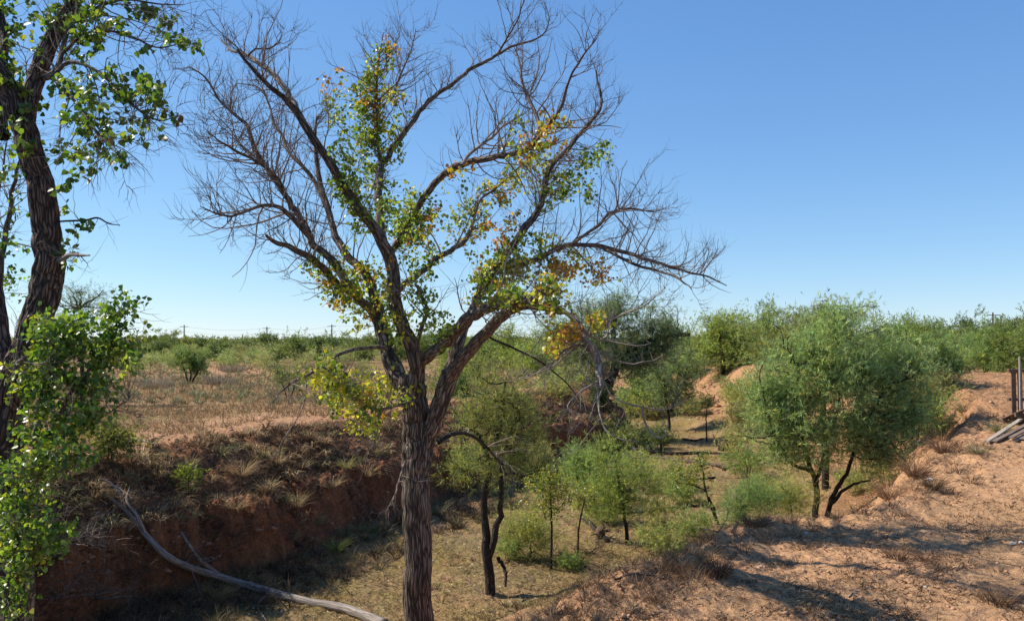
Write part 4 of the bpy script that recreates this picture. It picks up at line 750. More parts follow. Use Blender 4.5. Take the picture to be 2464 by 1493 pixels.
# ------------------------------------------------------------------ thickets of mesquite, one object each
def proto(seed, h, w, nb, bl, bw, col, wood=.014, sky=2.2):
    r = np.random.default_rng(seed); tb = Tubes(); nodes = []
    for i in range(r.integers(3, 6)):
        a = r.random() * 6.28; d = np.array([math.cos(a) * .55 * w * .5, math.sin(a) * .55 * w * .5, h * .7])
        P = np.array([[0, 0, -.05], d * .3 + [0, 0, .05 * h], d * .7, d]) + r.normal(0, .04, (4, 3)) * h * np.array([0, 1, 1, 1])[:, None]
        C = catmull(P, 9); tb.add(C, np.linspace(1, .35, 9) * wood * h * .7, 5); nodes.append(C[2:])
    env = [(0, 0, h * .5, w * .55, w * .55, h * .5), (0, 0, h * .3, w * .55, w * .55, h * .28)] + [(r.normal(0, w * .26), r.normal(0, w * .26), h * r.uniform(.35, .85), w * .24, w * .24, h * .2) for _ in range(5)]
    P1, _ = connect(np.vstack(nodes), env_sample(env, 26, r, 2), r, .25, 6); tb.add_many(P1, np.linspace(1, .4, 6)[None] * np.full((26, 1), wood * h * .22), 3)
    nn = np.vstack(nodes + [P1[:, 2:].reshape(-1, 3)]); n2 = 160
    P2, _ = connect(nn, env_sample(env, n2, r, sky), r, .3, 6)
    tb.add_many(P2, np.linspace(1, .4, 6)[None] * np.full((n2, 1), wood * h * .07), 3)
    nf = nb // 5; i = r.integers(0, n2, nf); t = r.uniform(.2, 1.05, nf) * 5; j = np.minimum(t.astype(int), 4); f = (t - j)[:, None]
    C = P2[i, j] * (1 - f) + P2[i, j + 1] * f + r.normal(0, .05 * h, (nf, 3)); D = unit(P2[i, j + 1] - P2[i, j]) * .6 + r.normal(0, .5, (nf, 3)) + np.array([0, 0, .22])
    V, T, cc = fronds(C, D, r, np.full(nf, bl), np.full(nf, bw), 5, col)
    wv, wq, wu = tb.arrays((0, 0, 0)); return mesh_np('stems', wv, Q=wq, mat=M['dark_bark'], uv=wu, smooth=True), mesh_np('foliage', V, T=T, mat=M['frond'], tint=cc)
r = np.random.default_rng(77)
mid = [proto(100 + i, 3.4, 3.6, 13000, .17, .036, c) for i, c in enumerate([G1, G2, G3, (.17, .21, .07)])]
far = [proto(120 + i, 3.2, 3.6, 6500, .26, .07, c) for i, c in enumerate([(.12, .155, .06), (.145, .175, .065), (.095, .13, .055), (.175, .175, .06), (.14, .165, .09)])]
pale = [proto(140 + i, 1.6, 2.2, 4200, .12, .022, c, .012) for i, c in enumerate([(.22, .25, .12), (.19, .24, .11), (.25, .25, .14)])]
def plant(pr, name, label, cat, x, y, s, group, sz=1.0, parts=True):
    z = gz1(x, y); o = thing(name, label, cat, (x, y, z - .03), group); o.rotation_euler.z = r.random() * 6.28; o.scale = (s, s, s * sz)
    link('stems', pr[0], o); link('foliage', pr[1], o, kind='stuff')
small = [proto(160 + i, 1.0, 1.2, 4500, .08, .015, c, .011) for i, c in enumerate([(.25, .27, .11), (.19, .24, .09), (.28, .26, .13)])]
for i, (px, py, s, lab) in enumerate([(1592, 1330, .75, 'little green sprig bush alone at the near end of the creek bed'), (1660, 1290, .8, 'thin dry bush at the foot of the near sand slope'), (1575, 1265, .7, 'low bush in the shade right of the straight-stemmed sapling'), (1455, 1255, .8, 'low olive bush under the straight-stemmed sapling'), (1650, 1215, .9, 'sparse bush below the leaning two-stemmed sapling'), (1615, 1175, .9, 'yellowish bush beside the leaning two-stemmed sapling'),
        (1530, 1140, 1.0, 'green bush just in front of the long brown log, left half'), (1800, 1145, 1.1, 'small green bush under the left side of the large rounded mesquite'), (1770, 1100, 1.2, 'thin green bush covering the uprooted stump'), (1490, 1085, 1.2, 'shaded bush at the left end of the long brown log'), (1560, 1080, 1.2, 'grey-green bush on the bed beyond the long brown log'), (1775, 1040, 1.5, 'green bush in shade left of the large rounded mesquite'), (1790, 990, 1.8, 'yellow-green bush on the far slope touching the large rounded mesquite'), (1760, 965, 1.6, 'olive bush half way up the far red slope'),
        (1560, 1010, 1.8, 'grey-green bush on the far bed under the bushy mesquite'), (1660, 1000, 1.6, 'dark bush at the base of the far red slope'), (1520, 1000, 1.8, 'bush on the far bed left of the bushy mesquite'), (1690, 880, 2.0, 'bush on top of the far red slope'), (1350, 960, 1.3, 'dry bush on the far terrace above the dark bank'), (1420, 1180, 1.2, 'dark green bush against the dark far bank'), (1290, 1150, 1.3, 'olive bush behind the small-leaved sapling'), (1100, 1150, 1.1, 'olive bush at the bank foot right of the central trunk'),
        (1235, 1345, .6, 'tiny bush on the bed right of the slender dark trunk'), (2130, 1170, 1.0, 'thin brown-green bush below the right side of the large rounded mesquite'), (2060, 1185, .9, 'thin bush in front of the right stem of the large rounded mesquite'), (2240, 1050, 1.2, 'green bush on the red slope right of the large rounded mesquite'), (2260, 985, 1.2, 'second green bush on the red slope, higher up'), (1830, 1200, .8, 'little bush on the sand rim left of the large mesquite stem'), (1380, 1370, .5, 'tiny sprig near the small fallen branch')]):
    p = hit(px, py); plant(small[i % 3], 'creek_bush', lab, 'bush', p[0], p[1], s * 1.25 * r.uniform(.85, 1.1), None)
# right-hand thicket (traced places)
for px, Yd, s, lab in [(1640, 60, 1.25, 'green mesquite left of the tall bright one above the far red slope'), (1560, 52, 1.15, 'mesquite filling the gap behind the leaning mesquite'), (1850, 50, 1.15, 'mesquite just left of the large rounded one, over the red slope'), (1805, 62, 1.3, 'mesquite top behind the notch left of the large rounded one'),
        (2310, 36, .58, 'yellow-green bush on the mound left of the wooden pallets'), (2370, 34, .58, 'green bush above the mound, second from the right edge'), (2440, 33, .66, 'green bush directly above the upright wooden pallet'), (2500, 36, .75, 'green bush at the extreme right edge'), (2180, 42, .85, 'mesquite between the large rounded one and the grey far tree'), (2290, 48, .72, 'low mesquite below the grey far tree'), (2400, 50, .8, 'mesquite in front of the right utility pole'),
        (1290, 58, 1.05, 'grey-green mesquite behind the curved right limb'), (1380, 56, 1.1, 'mesquite behind the hanging dead limb'), (1230, 62, 1.0, 'mesquite under the arch of the right limb'), (1090, 52, .8, 'bush on the plain right of the central trunk')]:
    x = (px - CX) / F * Yd; plant(mid[r.integers(4)], 'mesquite_tree', lab, 'tree', x, Yd, s, None)
# bushes of the plain in front of the thicket
more = [(px_, py_, s_) for px_, py_, s_ in zip(r.uniform(240, 930, 34), 850 + 34 * r.random(34) ** 1.3, r.uniform(.6, 1.0, 34))]
for px, py, s in more + [(365, 880, .9), (400, 868, 1.), (530, 868, 1.), (575, 872, .9), (620, 866, 1.1), (640, 890, .8), (735, 880, 1.), (800, 872, 1.1), (850, 868, 1.), (330, 900, .8), (510, 856, 1.1), (300, 880, 1), (700, 860, 1.2), (760, 858, 1.2), (460, 852, 1.2), (250, 890, 1), (870, 900, .8), (345, 856, 1.2), (590, 854, 1.2), (660, 852, 1.2), (900, 860, 1.1), (1230, 888, .8), (1270, 892, .8), (1320, 900, .7)]:
    p = hit(px, py); plant(pale[r.integers(3)], 'mesquite_bush', 'pale green bush among the low bushes in front of the dark thicket', 'bush', p[0], p[1], s * r.uniform(.9, 1.15), 'low pale bushes on the left plain')
n = 0
while n < 235:
    u = r.random(); Yd = 62 * (330 / 62) ** (u ** .85); x = r.uniform(-.72, .72) * Yd
    if x / Yd > .05 and Yd < 80 and x / Yd < .28: continue
    if x / Yd < -.1 and Yd < 86 and r.random() < .6: continue
    s = r.uniform(.6, 1.15) * (.92 if x / Yd < 0 else 1.0); plant(far[r.integers(5)], 'mesquite_tree', 'dark green mesquite in the distant thicket along the horizon', 'tree', x, Yd, s, 'mesquites of the distant thicket'); n += 1
for px, Yd, s, col, lab in [(2330, 130, 1.9, 0, 'grey nearly bare tree standing above the thicket, left of the right utility pole'), (2195, 75, 1.35, 2, 'dark round-topped tree on the skyline just right of the large rounded mesquite'), (2235, 80, 1.3, 2, 'small pointed dark tree beside the round-topped skyline tree'), (2370, 140, 1.5, 2, 'small dark tree just left of the right utility pole'), (2440, 95, 1.6, 4, 'broad grey-green tree on the skyline at the right edge'), (2290, 150, 1.3, 2, 'tiny dark tree left of the grey nearly bare tree'),
                            (400, 210, 1.5, 1, 'slightly taller pale tree on the left skyline near the first utility pole'), (645, 200, 1.35, 2, 'slightly taller dark tree on the left skyline below the second utility pole')]:
    x = (px - CX) / F * Yd; plant(far[col], 'skyline_tree', lab, 'tree', x, Yd, s, None)
# the mass of brush farther out
nb = 45000; Yd = 60 * (900 / 60) ** r.random(nb); x = r.uniform(-.8, .8, nb) * Yd; zz = np.where(Yd > 0, PLAIN, 0) + r.random(nb) * np.clip(.8 + 2.4 * noise(x * .12, Yd * .12, 7) + (Yd > 150) * 1.0, .2, 3.0)
keep = (Yd > 150) | (noise(x * .15, Yd * .1, 9) > .25) & ~((x / Yd > .0) & (Yd < 90)); x, Yd, zz = x[keep], Yd[keep], zz[keep]; k = len(x)
V, T = blades(np.stack([x, Yd, zz], 1), r.normal(size=(k, 3)) + [0, 0, .4], .004 * Yd * r.uniform(.6, 1.3, k), .0016 * Yd, r)
link('distant_brush', mesh_np('distant_brush', V, T=T, mat=M['frond'], tint=np.repeat(vary((.085, .11, .045), k, r, .3), 3, 0)), label='mass of distant low green brush reaching to the horizon', category='brush', kind='stuff')

# ------------------------------------------------------------------ fallen wood
def log_obj(name, label, pts, rad, seed, mat='grey_wood', branches=(), cat='log', amp=.12, ntw=0):
    P = np.array(pts, float); r = np.random.default_rng(seed); org = P[0].copy(); root = thing(name, label, cat, org)
    o, C, rr = thick_obj('trunk', P, rad, r, M[mat], root, org, segs=28, step=.04, amp=amp)
    if ntw:
        tb = Tubes(); twigs_on(C, rr, r, tb, ntw, (.3, .8), .05, .0, 2); tb.build('twigs', M[mat], root, org, kind='stuff')
    for bp, br in branches:
        thick_obj('branch', np.array(bp, float), br, r, M[mat], root, org, segs=14, step=.04, amp=amp)
    return root
def onG(px, py, dz=0.): p = hit(px, py, 8); return p + [0, 0, dz]
def snap(px, py, off=.12): return P3(px, py, hit(px, py, 8)[1] - off)
A = [snap(a_, b_, c_) for a_, b_, c_ in [(240, 1180, .1), (300, 1225, .12), (350, 1285, .15), (400, 1335, .2), (450, 1362, .22), (540, 1390, .2), (640, 1420, .2), (740, 1446, .2), (830, 1463, .2), (925, 1500, .25)]]
s14 = 14 / F
log_obj('fallen_tree', 'long pale grey fallen tree lying down the shaded bank into the bed at lower left', A, np.array([3, 5, 7, 8.5, 9.5, 10, 11, 11, 12, 13]) * s14, 81,
    branches=[([A[1], snap(290, 1190, .25), snap(265, 1160, .25), snap(240, 1150, .25)], np.array([4, 3, 2, 1]) * s14), ([A[2], snap(330, 1240, .25), snap(305, 1205, .25), snap(312, 1170, .25)], np.array([5, 4, 3, 1.2]) * s14), ([snap(318, 1200, .25), snap(280, 1170, .25), snap(245, 1165, .25)], np.array([3, 2, 1]) * s14),
              ([snap(640, 1420, .25), snap(600, 1400, .25), snap(560, 1420, .25), snap(520, 1430, .25)], np.array([3, 2.4, 1.6, .8]) * s14), ([snap(645, 1425, .25), snap(620, 1455, .25), snap(640, 1490, .25)], np.array([2.4, 1.6, .8]) * s14)], ntw=10)
log_obj('dead_branch', 'short grey branch leaning on the fallen tree against the red bank', [snap(436, 1278, .25), snap(455, 1310, .25), snap(480, 1345, .25), snap(522, 1378, .25)], np.array([3, 4, 5, 5]) * s14, 82, ntw=4, cat='branch')
def glog(name, label, pp, rad, seed, mat, Yscale=None, lift=.6, **kw):
    pts = [hit(a, b, 8) for a, b in pp]; rr = [q / F * p[1] for q, p in zip(rad, pts)]
    pts = [p + np.array([0, 0, q * lift]) for p, q in zip(pts, rr)]
    return log_obj(name, label, pts, np.array(rr), seed, mat, **kw)
glog('fallen_log', 'long thin brown log lying across the far creek bed', [(1512, 1092), (1580, 1103), (1660, 1113), (1720, 1122), (1775, 1132)], [3, 4, 5, 5.5, 5], 83, 'brown_wood', ntw=3)
glog('fallen_log', 'thin forked pole at the right end of the long brown log', [(1740, 1132), (1780, 1120), (1830, 1116), (1880, 1108)], [4, 3.5, 3, 2], 84, 'brown_wood')
glog('fallen_log', 'dark log standing in for the diagonal shadow beside the pale stump in the creek bed', [(1400, 1245), (1430, 1275), (1462, 1305)], [6, 7, 6], 85, 'dark_bark', ntw=3)  # dark log shape stands in for a diagonal shadow on the bed
glog('fallen_branch', 'thin dark branch lying below the small-leaved sapling', [(1345, 1330), (1385, 1350), (1420, 1372)], [4, 4, 3], 86, 'dark_bark', ntw=2, cat='branch')
glog('fallen_branch', 'slender stick lying at the foot of the slender dark tree', [(1120, 1395), (1150, 1420), (1185, 1440)], [2.5, 3, 2.5], 87, 'brown_wood', cat='branch')
glog('fallen_branch', 'thin pale branch lying on the plain near the bank edge', [(322, 1055), (350, 1062), (378, 1073)], [1.6, 2, 2], 88, 'grey_wood', cat='branch')
glog('fallen_branch', 'long dry stick arched over the sand at the bottom', [(1140, 1478), (1190, 1470), (1235, 1486)], [1.5, 1.8, 1.4], 89, 'brown_wood', cat='branch')
glog('fallen_branch', 'dark branch lying in the shade right of the straight-stemmed sapling', [(1555, 1238), (1600, 1226), (1645, 1222), (1700, 1216)], [3.5, 4, 3.5, 2], 801, 'dark_bark', cat='branch', ntw=5)
glog('fallen_branch', 'second dark branch below it, pointing to the sand edge', [(1570, 1256), (1630, 1262), (1680, 1272), (1725, 1280)], [3, 3.5, 3, 2], 802, 'dark_bark', cat='branch', ntw=5)
glog('fallen_branch', 'crooked brown branch right of the slender dark tree foot', [(1225, 1345), (1260, 1375), (1295, 1420)], [3, 3, 1.5], 803, 'brown_wood', cat='branch', ntw=4)
glog('fallen_branch', 'dark branch standing in for the shadow just beyond the long brown log', [(1560, 1088), (1620, 1094), (1700, 1092), (1770, 1098)], [4, 5, 4, 3], 804, 'dark_bark', cat='branch', ntw=6)  # dark wood added in place of the shadow beyond the log
glog('fallen_branch', 'dark branch lying in front of the long brown log', [(1600, 1148), (1660, 1156), (1720, 1150)], [3, 3.5, 2], 805, 'dark_bark', cat='branch', ntw=5)
glog('fallen_branch', 'small dark branch on the bare far bed near the lone sapling', [(1640, 1058), (1670, 1062), (1690, 1056)], [3, 3, 2], 806, 'dark_bark', cat='branch', ntw=3)
glog('fallen_branch', 'brown branch on the slope below the near sand edge', [(1480, 1395), (1530, 1385), (1580, 1388)], [3, 3.5, 2], 807, 'brown_wood', cat='branch', ntw=5)
def stump(px, py, label, size, mat, seed, n=14):
    r = np.random.default_rng(seed); b = hit(px, py, 8); root = thing('uprooted_stump', label, 'stump', b)
    tb = Tubes()
    o, C, rr = thick_obj('trunk', np.array([b - [0, 0, .1], b + [0, 0, size * .35], b + [size * .15, 0, size * .6]]), np.array([.28, .24, .12]) * size, r, M[mat], root, b, segs=24, step=.04, amp=.25)
    for i in range(n):
        a = r.random() * 6.28; d = np.array([math.cos(a), math.sin(a), r.uniform(-.1, 1.1)]); L = size * r.uniform(.5, 1.1)
        P = [b + [0, 0, size * .25]]
        for k in range(6): P.append(P[-1] + unit(d) * L / 6); d = d + r.normal(0, .35, 3)
        tb = Tubes(); tb.add(catmull(np.array(P), 12), np.linspace(.07, .012, 12) * size, 6); tb.build('root', M[mat], root, b)
stump(1742, 1082, 'dark uprooted stump with curved roots in the shade left of the large mesquite', .95, 'dark_bark', 91)
stump(1445, 1292, 'pale broken stump at the end of the dark diagonal shadow log', .45, 'brown_wood', 92, 7)
stump(1520, 1110, 'dark jagged stump at the left end of the long brown log', .7, 'dark_bark', 93, 6)

# ------------------------------------------------------------------ grass tufts and dry brush on the banks
def tuft(base, h, n, col, name, label, cat, group, seed, droop=.8, w=.006, spread=.12, rad=1.):
    r = np.random.default_rng(seed); b = np.asarray(base, float); k = n; a = r.random(k) * 6.28
    p0 = np.stack([np.cos(a), np.sin(a), np.zeros(k)], 1) * (r.random(k) * spread)[:, None]
    d = unit(np.stack([np.cos(a) * rad, np.sin(a) * rad, r.uniform(.5, 2.2, k)], 1)); L = h * r.uniform(.5, 1.2, k)
    P = [p0]
    for j in range(4): P.append(P[-1] + d * (L / 4)[:, None]); d = unit(d + np.array([0, 0, -droop * .3]) + r.normal(0, .08, (k, 3)))
    P = np.stack(P, 1); s = unit(np.cross(P[:, 1] - P[:, 0], r.normal(size=(k, 3)))) * w / 2
    ws = np.array([1, .9, .7, .45, .12])[None, :, None]
    V = np.stack([P - s[:, None] * ws, P + s[:, None] * ws], 2).reshape(-1, 3)
    base_i = (np.arange(k) * 10)[:, None] + (np.arange(4) * 2)[None]; Q = np.stack([base_i, base_i + 1, base_i + 3, base_i + 2], -1).reshape(-1, 4)
    cc = np.repeat(vary(col, k, r, .25, .08), 10, 0)
    o = link(name, mesh_np(name, V, Q=Q, mat=M['straw'], tint=cc), loc=tuple(b), label=label, category=cat)
    if group: o['group'] = group
    return o
STR, GRN, DKB = (.42, .30, .16), (.16, .20, .06), (.14, .085, .05)
tufts = [(581, 1150, .62, 150, STR, 'large drooping straw tuft on the left part of the eroded bank'), (569, 1225, .45, 120, STR, 'straw tuft just above the bare red wall of the bank'), (667, 1118, .4, 100, STR, 'straw tuft high on the slumped bank, left of its middle'), (713, 1222, .5, 150, STR, 'spiky straw tuft above the right end of the bare red wall'), (725, 1126, .35, 90, STR, 'small straw tuft in the middle of the slumped bank'),
    (832, 1128, .42, 130, (.36, .31, .12), 'yellow-green tuft below the hanging leafy branch'), (902, 1092, .4, 90, STR, 'tuft near the bank top left of the central trunk'), (795, 1180, .45, 110, STR, 'long-bladed tuft on the bank right of the middle'), (880, 1150, .5, 110, STR, 'hanging tuft over the dark hollow left of the central trunk'), (856, 1275, .35, 90, STR, 'tuft at the foot of the bank'), (889, 1278, .3, 70, GRN, 'tiny bright green tuft at the foot of the bank'),
    (807, 1328, .5, 170, GRN, 'green leafy tuft growing at the bank foot right of the red wall'), (1054, 1236, .5, 120, (.25, .21, .11), 'grey-brown tuft just right of the central trunk'), (524, 1440, .45, 130, (.38, .30, .12), 'pale straw tuft below the fallen tree'), (640, 1180, .35, 80, STR, 'thin tuft in the middle of the eroded bank'), (760, 1260, .35, 80, (.3, .24, .12), 'tuft on the shaded foot slope of the bank'), (460, 1120, .3, 80, STR, 'small tuft near the bank edge at the left'), (990, 1180, .4, 80, STR, 'tuft hidden partly by the central trunk'), (700, 1300, .35, 90, (.28, .22, .12), 'dry tuft right beside the bare red wall'),
    (2270, 1090, .6, 200, (.22, .13, .08), 'dark brown matted weeds on the gully edge, upper one'), (2200, 1150, .6, 220, (.24, .14, .08), 'brown matted weeds in the middle of the gully edge'), (2140, 1200, .55, 200, (.30, .18, .10), 'brown dry weeds at the lower end of the gully edge'), (2245, 1175, .4, 160, (.12, .08, .05), 'dark root-like clump beside the white stone'),
    (1815, 1265, .35, 170, DKB, 'dark brown spiky clump on the sand edge'), (1725, 1385, .32, 200, DKB, 'dark round weed clump at the edge of the sand'), (2160, 1345, .22, 150, (.17, .10, .06), 'low brown clump on the open sand below the tree shadow'), (2230, 1350, .2, 110, (.17, .10, .06), 'second low brown clump on the open sand'), (2400, 1450, .25, 180, DKB, 'dark weed clump at the bottom right'), (1640, 1370, .35, 180, (.30, .20, .11), 'brown grass tuft on the slope below the sand'), (1690, 1350, .35, 150, (.34, .23, .13), 'tan grass tuft above the round weed clump'),
    (1930, 1320, .2, 80, DKB, 'small dark clump at the start of the tree shadow'), (2405, 1040, .35, 160, (.24, .24, .11), 'pale green grass clump below the lying pallet'), (2350, 1090, .3, 150, (.26, .24, .12), 'pale grass clump left of the lying pallet'), (2320, 990, .45, 110, (.28, .22, .12), 'thin dry weed standing on the red slope')]
for i, (px, py, h, n_, c, lab) in enumerate(tufts):
    b = hit(px, py); tuft(b - [0, 0, .02], h, n_, c, 'grass_tuft', lab, 'grass tuft', None, 300 + i, w=.006 * max(1, b[1] / 12))
for px, py, lab in [(530, 925, 'grey-lilac sagebrush clump on the plain right of the leaning bush'), (375, 935, 'pale grey sagebrush clump at the left of the plain'), (560, 895, 'faded grey brush behind the lilac sagebrush clump'), (1250, 905, 'pale dry brush clump on the far terrace'), (880, 905, 'dark grey brush behind the leafy hanging branch')]:
    b = hit(px, py); tuft(b, .62, 360, (.27, .22, .16), 'sagebrush', lab, 'shrub', None, 400 + px, droop=.15, w=.022, spread=.7, rad=.9)
def dry_brush(px, py, label, seed, L=.7, n=10, mat='dead_bark', lift=.0, up=.15, Y=None):
    r = np.random.default_rng(seed); b = hit(px, py) if Y is None else P3(px, py, Y); root = thing('dry_brush', label, 'dead brush', b)
    tb = Tubes(); tw = Tubes()
    for i in range(n):
        d = unit(np.array([r.normal(), r.normal() * .6 - .5, r.uniform(-.2, 1)])); P = [b]
        for k in range(7): P.append(P[-1] + d * L * r.uniform(.6, 1.1) / 7); d = unit(d + r.normal(0, .2, 3) + [0, 0, up - .1])
        C = catmull(np.array(P), 14); rr = np.linspace(.008, .003, 14); tb.add(C, rr, 4); twigs_on(C, rr, r, tw, 3, (.15, .45), .3, -.1, 2, r0=.006)
    tb.build('stems', M[mat], root, b); tw.build('twigs', M[mat], root, b, kind='stuff')
for i, (px, py, lab, L, n_) in enumerate([(160, 1310, 'curved pale dead twigs in the shade right of the corner bush', .9, 12), (250, 1330, 'tangle of bare twigs on the shaded bank left of the fallen tree', .9, 14), (140, 1440, 'bare brush at the bottom left below the curved twigs', .9, 16), (230, 1460, 'pale bare brush along the bottom edge at left', .9, 14), (870, 1080, 'grey bare bush on the bank below the hanging leafy branch', .8, 18), (920, 1130, 'bare twigs hanging down the bank left of the central trunk', .8, 14), (620, 1450, 'small bare bush beside the fallen tree in the bed', .5, 10), (1365, 1080, 'fan of grey bare twigs at the dark far bank', 1.2, 18), (1330, 1000, 'grey roots hanging on the far dark bank', 1.2, 14), (1480, 1030, 'bare branches under the pale hanging limb', 1.3, 12), (1420, 1330, 'tangled dry stems around the pale stump', .6, 16), (300, 1390, 'fine bare twigs under the fallen tree', .7, 14), (440, 1410, 'dark matted twigs below the short grey branch', .7, 14), (690, 1390, 'matted dead stems at the shaded bank foot', .6, 14), (330, 1130, 'thin bare twigs at the left bank edge', .6, 10), (560, 1300, 'thin dark roots hanging over the bare red wall', .5, 12), (400, 1180, 'dark twigs around the small green bank shrub', .7, 16), (760, 1200, 'dry stems on the bank between two straw tufts', .5, 12), (360, 1450, 'matted dead brush under the lower half of the fallen tree', .8, 18), (520, 1470, 'grey dead brush at the bottom edge below the fallen tree', .7, 16), (960, 1260, 'bare stems at the bank foot touching the central trunk', .6, 12), (1100, 1225, 'dead stems on the bank right of the central trunk', .6, 12), (820, 1390, 'small dry brush on the bed above the fallen tree', .4, 9)]):
    dry_brush(px, py, lab, 500 + i, L, n_, 'dead_bark' if i in (0, 1, 2, 3, 4, 7) else 'brown_wood')
# leafy shrub in the bank shade
p = hit(455, 1205); feather_tree('bank_shrub', 'small green shrub growing on the shaded bank above the fallen tree', 'shrub', p, [(np.array([p, p + [0, -.05, .25], p + [.02, -.05, .5]]), np.array([.012, .009, .005]))], [(p[0], p[1] - .1, p[2] + .4, .32, .25, .25)], np.random.default_rng(66), n1=8, n2=50, nf=420, bl=.05, bw=.02, col=(.14, .17, .03), spread=.05, r1=.005, r2=.003)
p = hit(270, 1110); feather_tree('bank_shrub', 'olive shrub at the bank edge behind the dense sapling', 'shrub', p, [(np.array([p, p + [0, -.05, .35], p + [.02, -.05, .7]]), np.array([.02, .012, .006]))], [(p[0], p[1] - .1, p[2] + .4, .7, .5, .4)], np.random.default_rng(67), n1=10, n2=120, nf=1500, bl=.06, bw=.02, col=(.13, .14, .04), spread=.08, r1=.006, r2=.004)

# ------------------------------------------------------------------ ground litter
def fan_points(n, y0, y1, zones, rng, u=.72, cond=None):
    lo, hi = (-.62, .16) if tuple(zones) == (2,) else (-u, u)
    if tuple(zones) == (2,): y1 = min(y1, 38)
    Yd = 1 / (1 / y0 - rng.random(n) * (1 / y0 - 1 / y1)); x = rng.uniform(lo, hi, n) * Yd
    z, zone, d = terrain(x, Yd); k = np.isin(zone, zones)
    if cond is not None: k &= cond(x, Yd, d)
    return x[k], Yd[k], z[k], [q[k] for q in d]
def litter(name, label, cat, n, y0, y1, zones, rng, L, w, cols, flat=.25, thr=None, nsc=.8, cond=None, gexp=.5):
    x, y, z, d = fan_points(n, y0, y1, zones, rng, cond=cond)
    if thr is not None:
        k = fbm(x * nsc, y * nsc, 201, 3) + rng.normal(0, .15, len(x)) > thr; x, y, z = x[k], y[k], z[k]
    m = len(x); dr = rng.normal(size=(m, 3)); dr[:, 2] = np.abs(dr[:, 2]) * flat
    g = np.clip(y / 10, .8, 8) ** gexp
    V, T = blades(np.stack([x, y, z + .004], 1), dr, rng.uniform(*L, m) * g, w * g * rng.uniform(.6, 1.4, m), rng)
    c = np.asarray(cols)[rng.integers(0, len(cols), m)] * np.exp(rng.normal(0, .2, (m, 1)))
    link(name, mesh_np(name, V, T=T, mat=M['straw'], tint=np.repeat(np.clip(c, 0, .9), 3, 0)), label=label, category=cat, kind='stuff')
r = np.random.default_rng(5)
litter('straw_litter', 'short dry straw and weed litter strewn over the sandy bank', 'straw', 60000, 5.5, 40, (3, 4), r, (.04, .15), .009, [(.55, .38, .23), (.34, .21, .12), (.20, .12, .07), (.13, .08, .05)], .3, -.05, 1.1)
litter('dry_weeds', 'dark sprigs of dead weeds in patches on the sandy bank', 'weeds', 110000, 5.5, 34, (3, 4), r, (.03, .11), .011, [(.09, .05, .03), (.16, .09, .05), (.24, .14, .075)], .6, .05, 1.9)
litter('bed_grass', 'short yellow-brown grass covering the creek bed', 'grass', 120000, 11, 60, (1,), r, (.03, .09), .009, [(.34, .24, .10), (.24, .16, .06), (.40, .29, .14), (.14, .09, .045)], 1.6, -.35, .9)
litter('fallen_leaves', 'pale fallen leaves scattered on the creek bed', 'leaves', 7000, 11, 50, (1,), r, (.03, .05), .03, [(.62, .50, .32), (.55, .40, .18), (.70, .58, .40)], .15)
litter('plain_grass', 'sparse dry grass covering the plain beyond the bank', 'grass', 150000, 14, 110, (0,), r, (.05, .15), .010, [(.40, .27, .15), (.30, .20, .10), (.20, .15, .07), (.34, .19, .10)], 1.8, -.3, .5, gexp=.8, cond=lambda x, y, d: d[1] + 1.2 * noise(x, y, 44) > 1.6)
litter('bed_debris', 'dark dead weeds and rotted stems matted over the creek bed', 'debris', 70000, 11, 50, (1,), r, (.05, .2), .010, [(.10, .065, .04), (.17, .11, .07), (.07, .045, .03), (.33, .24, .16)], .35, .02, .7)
litter('bank_debris', 'roots and dead leaves lodged on the eroded bank, darkened to deepen its shade', 'debris', 170000, 12, 45, (2,), r, (.05, .22), .014, [(.07, .045, .03), (.12, .075, .05), (.20, .13, .085), (.05, .035, .025)], .9, -.15, 1.6)  # litter tints kept dark so the bank's shade is partly in their colour
def bunches(name, label, n, y0, y1, zones, h, cols, per=34, cond=None, w=.006, droop=.9):
    x, y, z, d = fan_points(n, y0, y1, zones, r, cond=cond); m = len(x); P = np.repeat(np.stack([x, y, z], 1), per, 0); k = len(P); sc = np.repeat(r.uniform(.5, 1.2, m), per) * h
    a = r.random(k) * 6.283; dd = unit(np.stack([np.cos(a), np.sin(a), r.uniform(.3, 2.2, k)], 1)); P = P + np.stack([np.cos(a), np.sin(a), a * 0], 1) * (r.random(k) * .07)[:, None]
    L = sc * r.uniform(.5, 1.1, k); g = np.clip(P[:, 1] / 12, 1, 4); s = unit(np.cross(dd, r.normal(size=(k, 3)))) * (w * g / 2)[:, None]
    B = P + dd * (L * .55)[:, None]; C_ = B + unit(dd + [0, 0, -droop]) * (L * .5)[:, None]
    V = np.stack([P - s, P + s, B - s * .8, B + s * .8, C_], 1).reshape(-1, 3); i = np.arange(k)[:, None] * 5
    Q = i + np.array([[0, 1, 3, 2]]); T = i + np.array([[2, 3, 4]])
    c = np.repeat(np.asarray(cols)[r.integers(0, len(cols), m)] * np.exp(r.normal(0, .2, (m, 1))), per, 0) * np.exp(r.normal(0, .2, (k, 1)))
    link(name, mesh_np(name, V, Q=Q, T=T, mat=M['straw'], tint=np.repeat(np.clip(c, 0, .8), 5, 0)), label=label, category='grass', kind='stuff')
bunches('bank_bunchgrass', 'small drooping bunches of dry grass all over the eroded bank', 6000, 12, 45, (2,), .42, [(.46, .33, .18), (.32, .21, .12), (.14, .085, .05), (.24, .22, .10), (.36, .24, .13)], 26, w=.009, cond=lambda x, y, d: (noise(x * .9, y * .9, 33) > -.35) & (d[0] / (d[0] + d[1]) > .25 - .3 * noise(x * .6, y * .6, 34)))
